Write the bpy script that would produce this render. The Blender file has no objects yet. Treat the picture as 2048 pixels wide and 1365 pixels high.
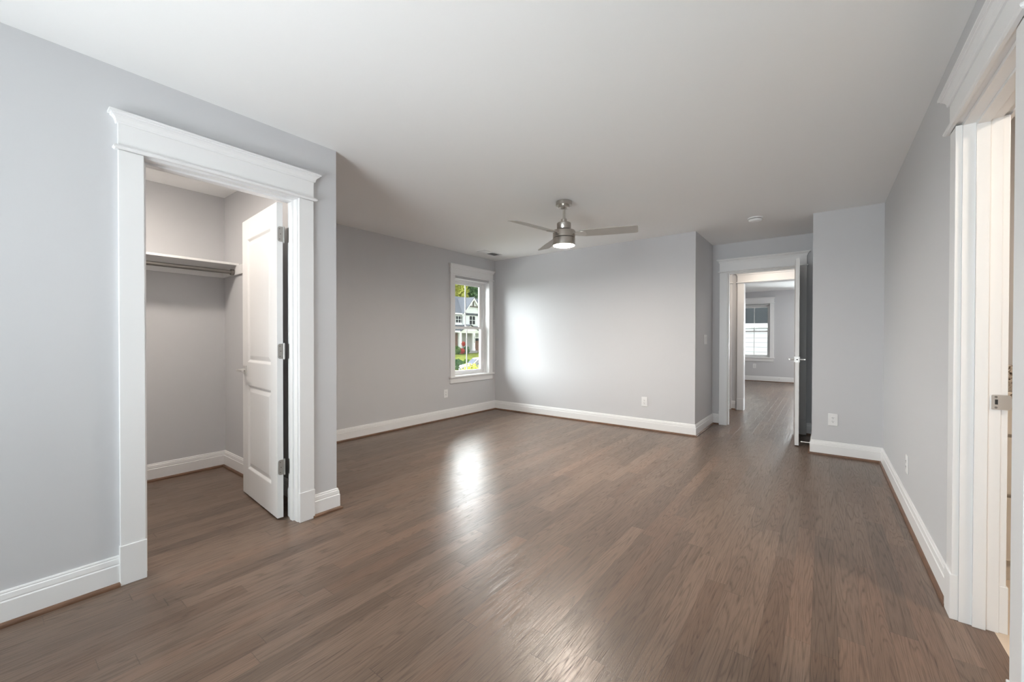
import bpy, bmesh, math, random
from mathutils import Vector, Matrix

random.seed(7)
S = bpy.context.scene
COL = S.collection
R = math.radians

# ------------------------------------------------------------------ camera
def make_camera():
    yaw, pitch, roll = R(37.4242), R(-0.4363), R(0.0782)
    F = Vector((-math.sin(yaw) * math.cos(pitch), math.cos(yaw) * math.cos(pitch), math.sin(pitch)))
    r0 = Vector((math.cos(yaw), math.sin(yaw), 0))
    u0 = r0.cross(F)
    r = r0 * math.cos(roll) + u0 * math.sin(roll)
    u = -r0 * math.sin(roll) + u0 * math.cos(roll)
    cd = bpy.data.cameras.new('camera')
    cd.sensor_width = 36.0
    cd.sensor_fit = 'HORIZONTAL'
    cd.lens = 813.54 / 2048 * 36.0
    cd.clip_start = 0.02
    cd.clip_end = 400
    co = bpy.data.objects.new('camera', cd)
    m = Matrix((r, u, -F)).transposed().to_4x4()
    m.translation = Vector((0, 0, 1.1709))
    co.matrix_world = m
    COL.objects.link(co)
    S.camera = co
make_camera()

# ------------------------------------------------------------------ sky and exposure
SKY = 6.0
DAYLIGHT = 17.0      # watts of daylight through each window behind the camera
def make_world():
    w = bpy.data.worlds.new('sky'); S.world = w
    w.use_nodes = True
    nt = w.node_tree; nt.nodes.clear()
    out = nt.nodes.new('ShaderNodeOutputWorld')
    bg = nt.nodes.new('ShaderNodeBackground')
    tc = nt.nodes.new('ShaderNodeTexCoord')
    dot = nt.nodes.new('ShaderNodeVectorMath'); dot.operation = 'DOT_PRODUCT'
    d = Vector((-0.85, -0.1, 0.40)).normalized()
    dot.inputs[1].default_value = d
    ramp = nt.nodes.new('ShaderNodeValToRGB')
    ma = nt.nodes.new('ShaderNodeMath'); ma.operation = 'MULTIPLY_ADD'
    ma.inputs[1].default_value = 0.5; ma.inputs[2].default_value = 0.5
    e = ramp.color_ramp.elements
    e[0].position = 0.1; e[0].color = (0.17, 0.178, 0.187, 1)
    e[1].position = 0.95; e[1].color = (0.93, 0.97, 1.0, 1)
    x = ramp.color_ramp.elements.new(0.5); x.color = (0.25, 0.26, 0.27, 1)
    x = ramp.color_ramp.elements.new(0.7); x.color = (0.42, 0.44, 0.455, 1)
    nt.links.new(tc.outputs['Generated'], dot.inputs[0])
    nt.links.new(dot.outputs['Value'], ma.inputs[0])
    nt.links.new(ma.outputs[0], ramp.inputs[0])
    nt.links.new(ramp.outputs[0], bg.inputs[0])
    bg.inputs[1].default_value = SKY
    nt.links.new(bg.outputs[0], out.inputs[0])
make_world()
vs = S.view_settings
S.display_settings.display_device = 'sRGB'
vs.view_transform = 'Standard'
vs.look = 'None'
vs.exposure = 0.98
vs.gamma = 1.0
vs.use_curve_mapping = False
S.cycles.use_denoising = True
S.cycles.max_bounces = 14
S.cycles.diffuse_bounces = 10
S.cycles.glossy_bounces = 5
S.cycles.transparent_max_bounces = 12
S.cycles.sample_clamp_indirect = 8.0
S.cycles.caustics_reflective = False
S.cycles.caustics_refractive = False

def portal(name, center, normal, w, h):
    """A sky portal in a real window opening: it guides the sky's own light and adds none."""
    ld = bpy.data.lights.new(name, 'AREA')
    ld.shape = 'RECTANGLE'; ld.size = w; ld.size_y = h
    ld.cycles.is_portal = True
    o = bpy.data.objects.new(name, ld)
    n = Vector(normal).normalized()
    o.rotation_euler = n.to_track_quat('-Z', 'Z').to_euler()
    o.location = center
    COL.objects.link(o)

def daylight(name, center, normal, w, h, power, col=(0.90, 0.95, 1.0)):
    """Area lamp standing in for daylight at an unseen window."""
    ld = bpy.data.lights.new(name, 'AREA')
    ld.shape = 'RECTANGLE'; ld.size = w; ld.size_y = h; ld.energy = power; ld.color = col
    o = bpy.data.objects.new(name, ld)
    o.rotation_euler = Vector(normal).normalized().to_track_quat('-Z', 'Z').to_euler()
    o.location = center
    COL.objects.link(o)
daylight('window_daylight', (-1.75, -1.86, 1.32), (0, 1, 0), 1.09, 1.45, DAYLIGHT * 2.0)
daylight('window_daylight', (-0.40, -1.86, 1.32), (0, 1, 0), 1.09, 1.45, DAYLIGHT * 0.7)

def hazy_sun(direction, energy, angle, col):
    """Sun behind thin cloud, so broad that its edges are soft."""
    ld = bpy.data.lights.new('hazy_sun', 'SUN')
    ld.energy = energy; ld.angle = R(angle); ld.color = col
    o = bpy.data.objects.new('hazy_sun', ld)
    o.rotation_euler = Vector(direction).normalized().to_track_quat('-Z', 'Y').to_euler()
    COL.objects.link(o)
hazy_sun((0.95, -0.16, -0.30), 20.0, 104, (0.93, 0.965, 1.0))

def add_ceiling_fill(loc, power):
    """Added fill lamp behind the camera, aimed up to brighten ceiling and far walls."""
    ld = bpy.data.lights.new('ceiling_fill', 'AREA')
    ld.shape = 'DISK'; ld.size = 0.9; ld.energy = power; ld.color = (0.92, 0.965, 1.0)
    o = bpy.data.objects.new('ceiling_fill', ld)
    ld.spread = R(95)
    o.rotation_euler = (R(121), 0, 0)
    o.location = loc
    COL.objects.link(o)
add_ceiling_fill((-1.15, -1.4, 0.5), 10)  # unseen fill, added to lift the ceiling and far half

# ------------------------------------------------------------------ materials
def srgb(r, g, b):
    f = lambda c: (c / 255 / 12.92) if c / 255 <= 0.04045 else ((c / 255 + 0.055) / 1.055) ** 2.4
    return (f(r), f(g), f(b), 1)

def newmat(name):
    m = bpy.data.materials.new(name); m.use_nodes = True
    nt = m.node_tree
    b = nt.nodes['Principled BSDF']
    return m, nt, b

def paint(name, col, rough=0.5, bump=0.02, scale=180, var=0.0, metal=0.0, spec=0.5):
    m, nt, b = newmat(name)
    b.inputs['Base Color'].default_value = col
    b.inputs['Roughness'].default_value = rough
    b.inputs['Metallic'].default_value = metal
    b.inputs['Specular IOR Level'].default_value = spec
    tc = nt.nodes.new('ShaderNodeTexCoord')
    n = nt.nodes.new('ShaderNodeTexNoise'); n.inputs['Scale'].default_value = scale
    nt.links.new(tc.outputs['Object'], n.inputs['Vector'])
    bp = nt.nodes.new('ShaderNodeBump'); bp.inputs['Strength'].default_value = bump
    bp.inputs['Distance'].default_value = 0.002
    nt.links.new(n.outputs['Fac'], bp.inputs['Height'])
    nt.links.new(bp.outputs['Normal'], b.inputs['Normal'])
    if var:
        n2 = nt.nodes.new('ShaderNodeTexNoise'); n2.inputs['Scale'].default_value = scale * 0.15
        n2.inputs['Detail'].default_value = 4
        nt.links.new(tc.outputs['Object'], n2.inputs['Vector'])
        mx = nt.nodes.new('ShaderNodeMixRGB'); mx.blend_type = 'MULTIPLY'
        rp = nt.nodes.new('ShaderNodeValToRGB')
        rp.color_ramp.elements[0].color = (1 - var, 1 - var, 1 - var, 1)
        rp.color_ramp.elements[1].color = (1 + var, 1 + var, 1 + var, 1)
        rp.color_ramp.elements[0].position = 0.3; rp.color_ramp.elements[1].position = 0.7
        nt.links.new(n2.outputs['Fac'], rp.inputs[0])
        mx.inputs[0].default_value = 1; mx.inputs[1].default_value = col
        nt.links.new(rp.outputs[0], mx.inputs[2])
        nt.links.new(mx.outputs[0], b.inputs['Base Color'])
    return m

def emit(name, col, strength):
    m, nt, b = newmat(name)
    b.inputs['Base Color'].default_value = (0.8, 0.8, 0.8, 1)
    b.inputs['Emission Color'].default_value = col
    b.inputs['Emission Strength'].default_value = strength
    return m

def pane_mat(name):
    m = bpy.data.materials.new(name); m.use_nodes = True
    nt = m.node_tree; nt.nodes.clear()
    out = nt.nodes.new('ShaderNodeOutputMaterial')
    tr = nt.nodes.new('ShaderNodeBsdfTransparent'); tr.inputs[0].default_value = (0.93, 0.95, 0.94, 1)
    gl = nt.nodes.new('ShaderNodeBsdfGlossy'); gl.inputs['Roughness'].default_value = 0.01
    fr = nt.nodes.new('ShaderNodeFresnel'); fr.inputs[0].default_value = 1.25
    mx = nt.nodes.new('ShaderNodeMixShader')
    nt.links.new(fr.outputs[0], mx.inputs[0])
    nt.links.new(tr.outputs[0], mx.inputs[1]); nt.links.new(gl.outputs[0], mx.inputs[2])
    nt.links.new(mx.outputs[0], out.inputs[0])
    return m

def brushed(name, col, rough=0.3, axis=(1, 1, 60)):
    m, nt, b = newmat(name)
    b.inputs['Base Color'].default_value = col
    b.inputs['Metallic'].default_value = 1.0
    tc = nt.nodes.new('ShaderNodeTexCoord')
    mp = nt.nodes.new('ShaderNodeMapping'); mp.inputs['Scale'].default_value = axis
    n = nt.nodes.new('ShaderNodeTexNoise'); n.inputs['Scale'].default_value = 12; n.inputs['Detail'].default_value = 3
    nt.links.new(tc.outputs['Object'], mp.inputs[0]); nt.links.new(mp.outputs[0], n.inputs['Vector'])
    mr = nt.nodes.new('ShaderNodeMapRange')
    mr.inputs[3].default_value = rough - 0.08; mr.inputs[4].default_value = rough + 0.1
    nt.links.new(n.outputs['Fac'], mr.inputs[0]); nt.links.new(mr.outputs[0], b.inputs['Roughness'])
    return m

def wood_floor(name):
    m, nt, b = newmat(name)
    L = nt.links.new
    def math_(op, a=None, b_=None, c=None):
        n = nt.nodes.new('ShaderNodeMath'); n.operation = op
        for i, v in enumerate((a, b_, c)):
            if v is None: continue
            if isinstance(v, (int, float)): n.inputs[i].default_value = v
            else: L(v, n.inputs[i])
        return n.outputs[0]
    tc = nt.nodes.new('ShaderNodeTexCoord')
    sx = nt.nodes.new('ShaderNodeSeparateXYZ'); L(tc.outputs['Object'], sx.inputs[0])
    X, Y = sx.outputs[0], sx.outputs[1]
    xs = math_('DIVIDE', math_('ADD', X, 0.031), 0.0826)
    row = math_('FLOOR', xs); fx = math_('FRACT', xs)
    wn = nt.nodes.new('ShaderNodeTexWhiteNoise'); wn.noise_dimensions = '1D'; L(row, wn.inputs['W'])
    ys = math_('ADD', math_('DIVIDE', Y, 1.05), math_('MULTIPLY', wn.outputs['Value'], 7.3))
    # uneven board lengths
    ys2 = math_('ADD', ys, math_('MULTIPLY', math_('SINE', math_('MULTIPLY', ys, 4.1)), 0.14))
    colm = math_('FLOOR', ys2); fy = math_('FRACT', ys2)
    cv = nt.nodes.new('ShaderNodeCombineXYZ'); L(row, cv.inputs[0]); L(colm, cv.inputs[1])
    w2 = nt.nodes.new('ShaderNodeTexWhiteNoise'); w2.noise_dimensions = '2D'; L(cv.outputs[0], w2.inputs['Vector'])
    rnd = w2.outputs['Value']
    w3 = nt.nodes.new('ShaderNodeTexWhiteNoise'); w3.noise_dimensions = '3D'
    cv3 = nt.nodes.new('ShaderNodeCombineXYZ'); L(row, cv3.inputs[0]); L(colm, cv3.inputs[1]); cv3.inputs[2].default_value = 5.5
    L(cv3.outputs[0], w3.inputs['Vector'])
    # cathedral figure: contour lines of a stretched noise
    def vec(ax, ay, az):
        c = nt.nodes.new('ShaderNodeCombineXYZ')
        L(math_('MULTIPLY', X, ax), c.inputs[0]); L(math_('MULTIPLY', Y, ay), c.inputs[1]); L(math_('MULTIPLY', rnd, az), c.inputs[2])
        return c.outputs[0]
    n1 = nt.nodes.new('ShaderNodeTexNoise'); n1.inputs['Scale'].default_value = 1; n1.inputs['Detail'].default_value = 1.5
    L(vec(15, 0.8, 91), n1.inputs['Vector'])
    rings = math_('SINE', math_('MULTIPLY', n1.outputs['Fac'], math_('ADD', 75.0, math_('MULTIPLY', w3.outputs['Value'], 70.0))))
    rings = math_('POWER', math_('MULTIPLY_ADD', rings, 0.5, 0.5), 4.0)
    # fine pores
    n2 = nt.nodes.new('ShaderNodeTexNoise'); n2.inputs['Scale'].default_value = 1; n2.inputs['Detail'].default_value = 3
    L(vec(420, 9, 33), n2.inputs['Vector'])
    pores = nt.nodes.new('ShaderNodeMapRange'); L(n2.outputs['Fac'], pores.inputs[0])
    pores.inputs[1].default_value = 0.47; pores.inputs[2].default_value = 0.68
    n3 = nt.nodes.new('ShaderNodeTexNoise'); n3.inputs['Scale'].default_value = 1; n3.inputs['Detail'].default_value = 3
    L(vec(7, 1.2, 17), n3.inputs['Vector'])
    grain = math_('MULTIPLY', rings, math_('MULTIPLY_ADD', pores.outputs[0], 0.6, 0.4))
    grain = math_('MAXIMUM', grain, math_('MULTIPLY', pores.outputs[0], 0.55))
    # seams
    ex = math_('MINIMUM', fx, math_('SUBTRACT', 1.0, fx))
    ey = math_('MINIMUM', fy, math_('SUBTRACT', 1.0, fy))
    seam = math_('MAXIMUM', math_('LESS_THAN', ex, 0.009), math_('LESS_THAN', ey, 0.0012))
    # colour
    rp = nt.nodes.new('ShaderNodeValToRGB')
    e = rp.color_ramp.elements
    e[0].position = 0.0; e[0].color = srgb(*FLOOR_DARK)
    e[1].position = 1.0; e[1].color = srgb(*FLOOR_LIGHT)
    tone = math_('ADD', math_('MULTIPLY', rnd, 0.5), math_('MULTIPLY', n3.outputs['Fac'], 0.5))
    L(tone, rp.inputs[0])
    red = nt.nodes.new('ShaderNodeMixRGB'); red.blend_type = 'MULTIPLY'
    L(math_('MULTIPLY', math_('GREATER_THAN', w3.outputs['Value'], 0.72), 0.22), red.inputs[0])
    L(rp.outputs[0], red.inputs[1]); red.inputs[2].default_value = (1.12, 0.9, 0.78, 1)
    dk = nt.nodes.new('ShaderNodeMixRGB'); dk.blend_type = 'MULTIPLY'
    L(math_('MULTIPLY', grain, 0.95), dk.inputs[0]); L(red.outputs[0], dk.inputs[1])
    dk.inputs[2].default_value = (0.36, 0.33, 0.31, 1)
    sm = nt.nodes.new('ShaderNodeMixRGB'); L(math_('MULTIPLY', seam, 0.4), sm.inputs[0])
    L(dk.outputs[0], sm.inputs[1]); sm.inputs[2].default_value = (0.02, 0.014, 0.01, 1)
    L(sm.outputs[0], b.inputs['Base Color'])
    b.inputs['Specular IOR Level'].default_value = 0.5
    L(math_('MULTIPLY_ADD', grain, 0.12, 0.29), b.inputs['Roughness'])
    hgt = math_('SUBTRACT', math_('MULTIPLY', grain, -0.5), math_('MULTIPLY', seam, 1.0))
    bp = nt.nodes.new('ShaderNodeBump'); bp.inputs['Strength'].default_value = 0.5
    bp.inputs['Distance'].default_value = 0.0012
    L(hgt, bp.inputs['Height']); L(bp.outputs['Normal'], b.inputs['Normal'])
    return m

def lap_siding(name, col, pitch, dark=0.45):
    m, nt, b = newmat(name)
    tc = nt.nodes.new('ShaderNodeTexCoord')
    sp = nt.nodes.new('ShaderNodeSeparateXYZ'); nt.links.new(tc.outputs['Object'], sp.inputs[0])
    d = nt.nodes.new('ShaderNodeMath'); d.operation = 'DIVIDE'; d.inputs[1].default_value = pitch
    f = nt.nodes.new('ShaderNodeMath'); f.operation = 'FRACT'
    l = nt.nodes.new('ShaderNodeMath'); l.operation = 'LESS_THAN'; l.inputs[1].default_value = 0.08
    nt.links.new(sp.outputs[2], d.inputs[0]); nt.links.new(d.outputs[0], f.inputs[0]); nt.links.new(f.outputs[0], l.inputs[0])
    mx = nt.nodes.new('ShaderNodeMixRGB'); nt.links.new(l.outputs[0], mx.inputs[0])
    mx.inputs[1].default_value = col
    mx.inputs[2].default_value = (col[0] * dark, col[1] * dark, col[2] * dark, 1)
    nt.links.new(mx.outputs[0], b.inputs['Base Color'])
    bp = nt.nodes.new('ShaderNodeBump'); bp.inputs['Distance'].default_value = 0.02
    nt.links.new(f.outputs[0], bp.inputs['Height']); nt.links.new(bp.outputs[0], b.inputs['Normal'])
    b.inputs['Roughness'].default_value = 0.8
    b.inputs['Specular IOR Level'].default_value = 0.0
    return m

def foliage_mat(name, c1, c2, rough=0.6):
    m, nt, b = newmat(name)
    g = nt.nodes.new('ShaderNodeTexCoord')
    n = nt.nodes.new('ShaderNodeTexNoise'); n.inputs['Scale'].default_value = 1.3; n.inputs['Detail'].default_value = 5
    rp = nt.nodes.new('ShaderNodeValToRGB')
    rp.color_ramp.elements[0].color = c1; rp.color_ramp.elements[1].color = c2
    rp.color_ramp.elements[0].position = 0.35; rp.color_ramp.elements[1].position = 0.65
    nt.links.new(g.outputs['Object'], n.inputs['Vector']); nt.links.new(n.outputs['Fac'], rp.inputs[0])
    nt.links.new(rp.outputs[0], b.inputs['Base Color'])
    b.inputs['Roughness'].default_value = rough
    b.inputs['Specular IOR Level'].default_value = 0.0
    return m

def speckle(name, cols, scale=90):
    m, nt, b = newmat(name)
    tc = nt.nodes.new('ShaderNodeTexCoord')
    v = nt.nodes.new('ShaderNodeTexVoronoi'); v.inputs['Scale'].default_value = scale
    n = nt.nodes.new('ShaderNodeTexNoise'); n.inputs['Scale'].default_value = scale * 0.5; n.inputs['Detail'].default_value = 4
    rp = nt.nodes.new('ShaderNodeValToRGB'); rp.color_ramp.interpolation = 'CONSTANT'
    rp.color_ramp.elements[0].color = cols[0]; rp.color_ramp.elements[1].color = cols[-1]
    rp.color_ramp.elements[0].position = 0; rp.color_ramp.elements[1].position = 0.58
    for i, c in enumerate(cols[1:-1]):
        e = rp.color_ramp.elements.new(0.38 + 0.1 * i); e.color = c
    ad = nt.nodes.new('ShaderNodeMixRGB'); ad.inputs[0].default_value = 0.5
    nt.links.new(tc.outputs['Object'], v.inputs['Vector']); nt.links.new(tc.outputs['Object'], n.inputs['Vector'])
    nt.links.new(v.outputs['Color'], ad.inputs[1]); nt.links.new(n.outputs['Fac'], ad.inputs[2])
    nt.links.new(ad.outputs[0], rp.inputs[0]); nt.links.new(rp.outputs[0], b.inputs['Base Color'])
    b.inputs['Roughness'].default_value = 0.2
    return m

FLOOR_DARK = (92, 77, 66)
FLOOR_LIGHT = (135, 114, 99)
M = {}
M['wall'] = paint('wall_paint_light_grey', (0.585, 0.587, 0.60, 1), 0.6, 0.04, 260)
M['ceil'] = paint('ceiling_paint_white', (0.86, 0.86, 0.855, 1), 0.8, 0.03, 200)
M['trim'] = paint('trim_paint_white', (0.80, 0.80, 0.80, 1), 0.32, 0.01, 60)
M['door'] = paint('door_paint_white', (0.78, 0.78, 0.775, 1), 0.35, 0.015, 90)
M['floor'] = wood_floor('stained_oak_boards')
M['shoe'] = paint('stained_oak_shoe', srgb(108, 80, 62), 0.4, 0.05, 50, 0.25)
M['nickel'] = brushed('brushed_nickel', (0.52, 0.49, 0.45, 1), 0.3)
M['satin'] = brushed('satin_chrome', (0.74, 0.73, 0.71, 1), 0.34, (1, 1, 1))
M['hinge'] = brushed('hinge_nickel', (0.45, 0.44, 0.42, 1), 0.4, (1, 1, 1))
M['darkmetal'] = paint('grey_metal_pole', srgb(128, 124, 120), 0.4, 0.0, 50, 0, 0.6)
M['blade'] = paint('fan_blade_silver', srgb(176, 172, 165), 0.4, 0.02, 80, 0.04)
M['blackgap'] = paint('dark_recess', (0.02, 0.02, 0.02, 1), 0.6, 0)
M['plastic'] = paint('white_plastic', (0.80, 0.80, 0.80, 1), 0.3, 0)
M['pane'] = pane_mat('window_glass')
M['vinyl'] = paint('window_vinyl_white', (0.80, 0.80, 0.80, 1), 0.3, 0)
M['tile'] = paint('bath_floor_tile', srgb(205, 190, 172), 0.35, 0.02, 30, 0.06)
M['vanity'] = paint('vanity_paint', srgb(205, 200, 192), 0.4, 0.01, 60)
M['granite'] = speckle('speckled_granite', [srgb(60, 54, 48), srgb(120, 108, 96), srgb(190, 180, 168), srgb(210, 202, 192)], 130)

# ------------------------------------------------------------------ mesh helpers
WLOC = {}
def link_mesh(name, bm, mat, parent=None, origin=None, smooth=False, bevel=0.0, mod_angle=True):
    """Link a bmesh given in world coordinates as one object; its origin goes to ORIGIN or to its parent's base."""
    bmesh.ops.remove_doubles(bm, verts=bm.verts, dist=1e-6)
    bmesh.ops.recalc_face_normals(bm, faces=bm.faces)
    if parent is not None:
        org = WLOC[parent.name]
    elif origin is not None:
        org = Vector(origin)
    else:
        lo = Vector((min(v.co.x for v in bm.verts), min(v.co.y for v in bm.verts), min(v.co.z for v in bm.verts)))
        hi = Vector((max(v.co.x for v in bm.verts), max(v.co.y for v in bm.verts), 0))
        org = Vector(((lo.x + hi.x) / 2, (lo.y + hi.y) / 2, lo.z))
    bmesh.ops.translate(bm, verts=bm.verts, vec=-org)
    me = bpy.data.meshes.new(name)
    if smooth:
        for f in bm.faces: f.smooth = True
    bm.to_mesh(me); bm.free()
    if isinstance(mat, (list, tuple)):
        for x in mat: me.materials.append(x)
    else:
        me.materials.append(mat)
    o = bpy.data.objects.new(name, me)
    COL.objects.link(o)
    if parent is not None:
        o.parent = parent
        WLOC[o.name] = org
    else:
        o.location = org
        WLOC[o.name] = org
    if bevel:
        b = o.modifiers.new('bevel', 'BEVEL'); b.width = bevel; b.segments = 2; b.limit_method = 'ANGLE'; b.angle_limit = R(40)
    if smooth:
        me.set_sharp_from_angle(angle=R(35))
    return o

def tag(o, label, cat, group=None, kind=None):
    o['label'] = label; o['category'] = cat
    if group: o['group'] = group
    if kind: o['kind'] = kind
    return o

def empty(name, loc, label, cat, group=None, kind=None):
    o = bpy.data.objects.new(name, None)
    o.empty_display_size = 0.1
    o.location = loc
    COL.objects.link(o)
    WLOC[o.name] = Vector(loc)
    return tag(o, label, cat, group, kind)

def BM(): return bmesh.new()

def box(bm, x0, x1, y0, y1, z0, z1):
    vs_ = [bm.verts.new((x, y, z)) for x in (x0, x1) for y in (y0, y1) for z in (z0, z1)]
    for q in ((0, 1, 3, 2), (4, 6, 7, 5), (0, 4, 5, 1), (2, 3, 7, 6), (0, 2, 6, 4), (1, 5, 7, 3)):
        bm.faces.new([vs_[i] for i in q])
    return vs_

def mbox(bm, P, a0, a1, d0, d1, z0, z1):
    """Box in a wall's own frame: a along the wall, d out of the wall, z up."""
    vs_ = [bm.verts.new(P(a, d, z)) for a in (a0, a1) for d in (d0, d1) for z in (z0, z1)]
    for q in ((0, 1, 3, 2), (4, 6, 7, 5), (0, 4, 5, 1), (2, 3, 7, 6), (0, 2, 6, 4), (1, 5, 7, 3)):
        bm.faces.new([vs_[i] for i in q])
    return vs_

def lathe(bm, prof, c=(0, 0, 0), seg=40, mat=None):
    """Surface of revolution about z; PROF: (radius, z)."""
    rings = []
    for r, z in prof:
        if r < 1e-5:
            rings.append([bm.verts.new((c[0], c[1], c[2] + z))])
        else:
            rings.append([bm.verts.new((c[0] + r * math.cos(2 * math.pi * i / seg), c[1] + r * math.sin(2 * math.pi * i / seg), c[2] + z)) for i in range(seg)])
    for A, B in zip(rings, rings[1:]):
        for i in range(seg):
            j = (i + 1) % seg
            if len(A) == 1 and len(B) == 1: continue
            if len(A) == 1: bm.faces.new((A[0], B[i], B[j]))
            elif len(B) == 1: bm.faces.new((A[i], A[j], B[0]))
            else: bm.faces.new((A[i], A[j], B[j], B[i]))

def tube(bm, p0, p1, r, seg=16, r1=None):
    p0, p1 = Vector(p0), Vector(p1)
    r1 = r if r1 is None else r1
    q = (p1 - p0).to_track_quat('Z', 'Y')
    A, B = [], []
    for i in range(seg):
        t = 2 * math.pi * i / seg
        v = q @ Vector((math.cos(t), math.sin(t), 0))
        A.append(bm.verts.new(p0 + v * r)); B.append(bm.verts.new(p1 + v * r1))
    for i in range(seg):
        j = (i + 1) % seg
        bm.faces.new((A[i], A[j], B[j], B[i]))
    bm.faces.new(A[::-1]); bm.faces.new(B)

def prism(bm, pts, P):
    """Extrude polygon PTS [(a, z)] between two depths given by P(a, z, 0/1)."""
    A = [bm.verts.new(P(a, z, 0)) for a, z in pts]
    B = [bm.verts.new(P(a, z, 1)) for a, z in pts]
    n = len(pts)
    for i in range(n):
        j = (i + 1) % n
        bm.faces.new((A[i], A[j], B[j], B[i]))
    bm.faces.new(A[::-1]); bm.faces.new(B)

def sweep_segments(path, prof, side, P=None):
    """Sweep PROF [(offset, z)] along the plan polyline PATH with mitred corners; one bmesh per segment."""
    pts = [Vector(p) for p in path]
    dirs = [(b - a).normalized() for a, b in zip(pts, pts[1:])]
    nor = [Vector((d.y, -d.x)) * side for d in dirs]
    mit = []
    for i in range(len(pts)):
        if i == 0: mit.append(nor[0])
        elif i == len(pts) - 1: mit.append(nor[-1])
        else:
            m = (nor[i - 1] + nor[i]); m = m / max(1e-6, (1 + nor[i - 1].dot(nor[i])))
            mit.append(m)
    P = P or (lambda x, y, z: Vector((x, y, z)))
    out = []
    for i in range(len(pts) - 1):
        bm = BM()
        A = [bm.verts.new(P(*(pts[i] + mit[i] * o), z)) for o, z in prof]
        B = [bm.verts.new(P(*(pts[i + 1] + mit[i + 1] * o), z)) for o, z in prof]
        n = len(prof)
        for k in range(n):
            j = (k + 1) % n
            bm.faces.new((A[k], A[j], B[j], B[k]))
        bm.faces.new(A[::-1]); bm.faces.new(B)
        out.append(bm)
    return out

def join_bm(bms):
    b = bms[0]
    for o in bms[1:]:
        me = bpy.data.meshes.new('tmp'); o.to_mesh(me); o.free(); b.from_mesh(me); bpy.data.meshes.remove(me)
    return b

# ------------------------------------------------------------------ plan of the place (metres)
H = 2.44
XL, Y1 = -2.6386, 1.476            # closet wall face and its end
XW, YB = -4.299, 5.16              # window wall, back wall
XB, YD = -1.2075, 6.0977           # return beside the alcove, wall with the entry door
XC, YR, XR = -0.0882, 5.1435, 0.4502   # pier and long side wall
YF = -1.7                          # wall behind the camera
XCB = -4.335                       # closet's rear wall
YCR = 1.356                        # closet's end wall
HW = 7.53                          # far side of the hall
FW = 12.87                         # far room's window wall
PL = lambda a, d, z: Vector((XL + d, a, z))
PW = lambda a, d, z: Vector((XW + d, a, z))
PD = lambda a, d, z: Vector((a, YD - d, z))
PR = lambda a, d, z: Vector((XR - d, a, z))
PH = lambda a, d, z: Vector((a, HW - d, z))
PF = lambda a, d, z: Vector((a, FW - d, z))
PB = lambda a, d, z: Vector((a, YF + d, z))

def struct(name, bm, mat, label, cat, **k):
    return tag(link_mesh(name, bm, mat, **k), label, cat, None, 'structure')

def wall_with_hole(P, a0, a1, t, hole, z1=H):
    """Wall slab of thickness t behind the face d=0, with an opening (a, a, z, z)."""
    h0, h1, z0, zt = hole
    bm = BM()
    mbox(bm, P, a0, h0, -t, 0, 0, z1)
    mbox(bm, P, h1, a1, -t, 0, 0, z1)
    mbox(bm, P, h0, h1, -t, 0, zt, z1)
    if z0 > 0.001: mbox(bm, P, h0, h1, -t, 0, 0, z0)
    return bm

# floor and ceiling
bm = BM(); box(bm, -4.6, 0.549, -1.85, 13.05, -0.12, 0.0)
struct('floor', bm, M['floor'], 'dark stained oak strip floor running through bedroom, closet and hall', 'floor', origin=(0, 0, 0))
bm = BM(); box(bm, 0.549, 2.9, 0.3, 3.8, -0.12, 0.0)
struct('floor_bath', bm, M['tile'], 'pale beige tile floor beyond the bathroom doorway', 'floor')
bm = BM(); box(bm, -4.6, 2.9, -1.85, 13.05, H, H + 0.12)
struct('ceiling', bm, M['ceil'], 'flat white painted ceiling', 'ceiling')

# walls
LH = (0.492 - 0.02, 1.2155 + 0.02, 0, 2.07)
struct('wall_left', wall_with_hole(PL, YF, Y1, 0.12, LH), M['wall'], 'pale grey wall around the walk-in closet doorway', 'wall')
bm = BM(); box(bm, XCB, XL - 0.12, YCR, Y1, 0, H)
struct('wall_closet_end', bm, M['wall'], 'grey closet end wall behind the open closet door', 'wall')
bm = BM(); box(bm, XCB - 0.15, XCB, -0.72, Y1, 0, H)
struct('wall_closet_rear', bm, M['wall'], 'grey rear wall of the walk-in closet under the shelf', 'wall')
bm = BM(); box(bm, XCB, XL - 0.12, -0.72, -0.6, 0, H)
struct('wall_closet_near', bm, M['wall'], 'grey near end wall of the walk-in closet', 'wall')
WO = (4.222, 4.988, 0.585, 2.062)   # window opening in the window wall
struct('wall_window', wall_with_hole(PW, YCR + 0.05, YD + 0.2, 0.19, WO), M['wall'], 'pale grey wall with the double-hung window', 'wall')
bm = BM(); box(bm, XW, XB, YB, YD + 0.12, 0, H)
struct('wall_back', bm, M['wall'], 'pale grey back wall facing the camera with one outlet, returning into the entry alcove', 'wall')
DO = (-1.021 - 0.02, -0.258 + 0.02, 0, 2.07)
struct('wall_entry', wall_with_hole(PD, XB, XC, 0.12, DO), M['wall'], 'grey wall around the bedroom entry doorway', 'wall')
bm = BM(); box(bm, XC, XR, YR, YD + 0.12, 0, H)
struct('wall_pier', bm, M['wall'], 'pale bluish grey wall pier beside the entry alcove', 'wall')
RO = (1.8005 - 0.02, 2.4515 + 0.02, 0, 2.07)
struct('wall_right', wall_with_hole(PR, YF, YR + 1.0, 0.109, RO), M['wall'], 'long pale grey side wall with the bathroom doorway', 'wall')
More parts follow.
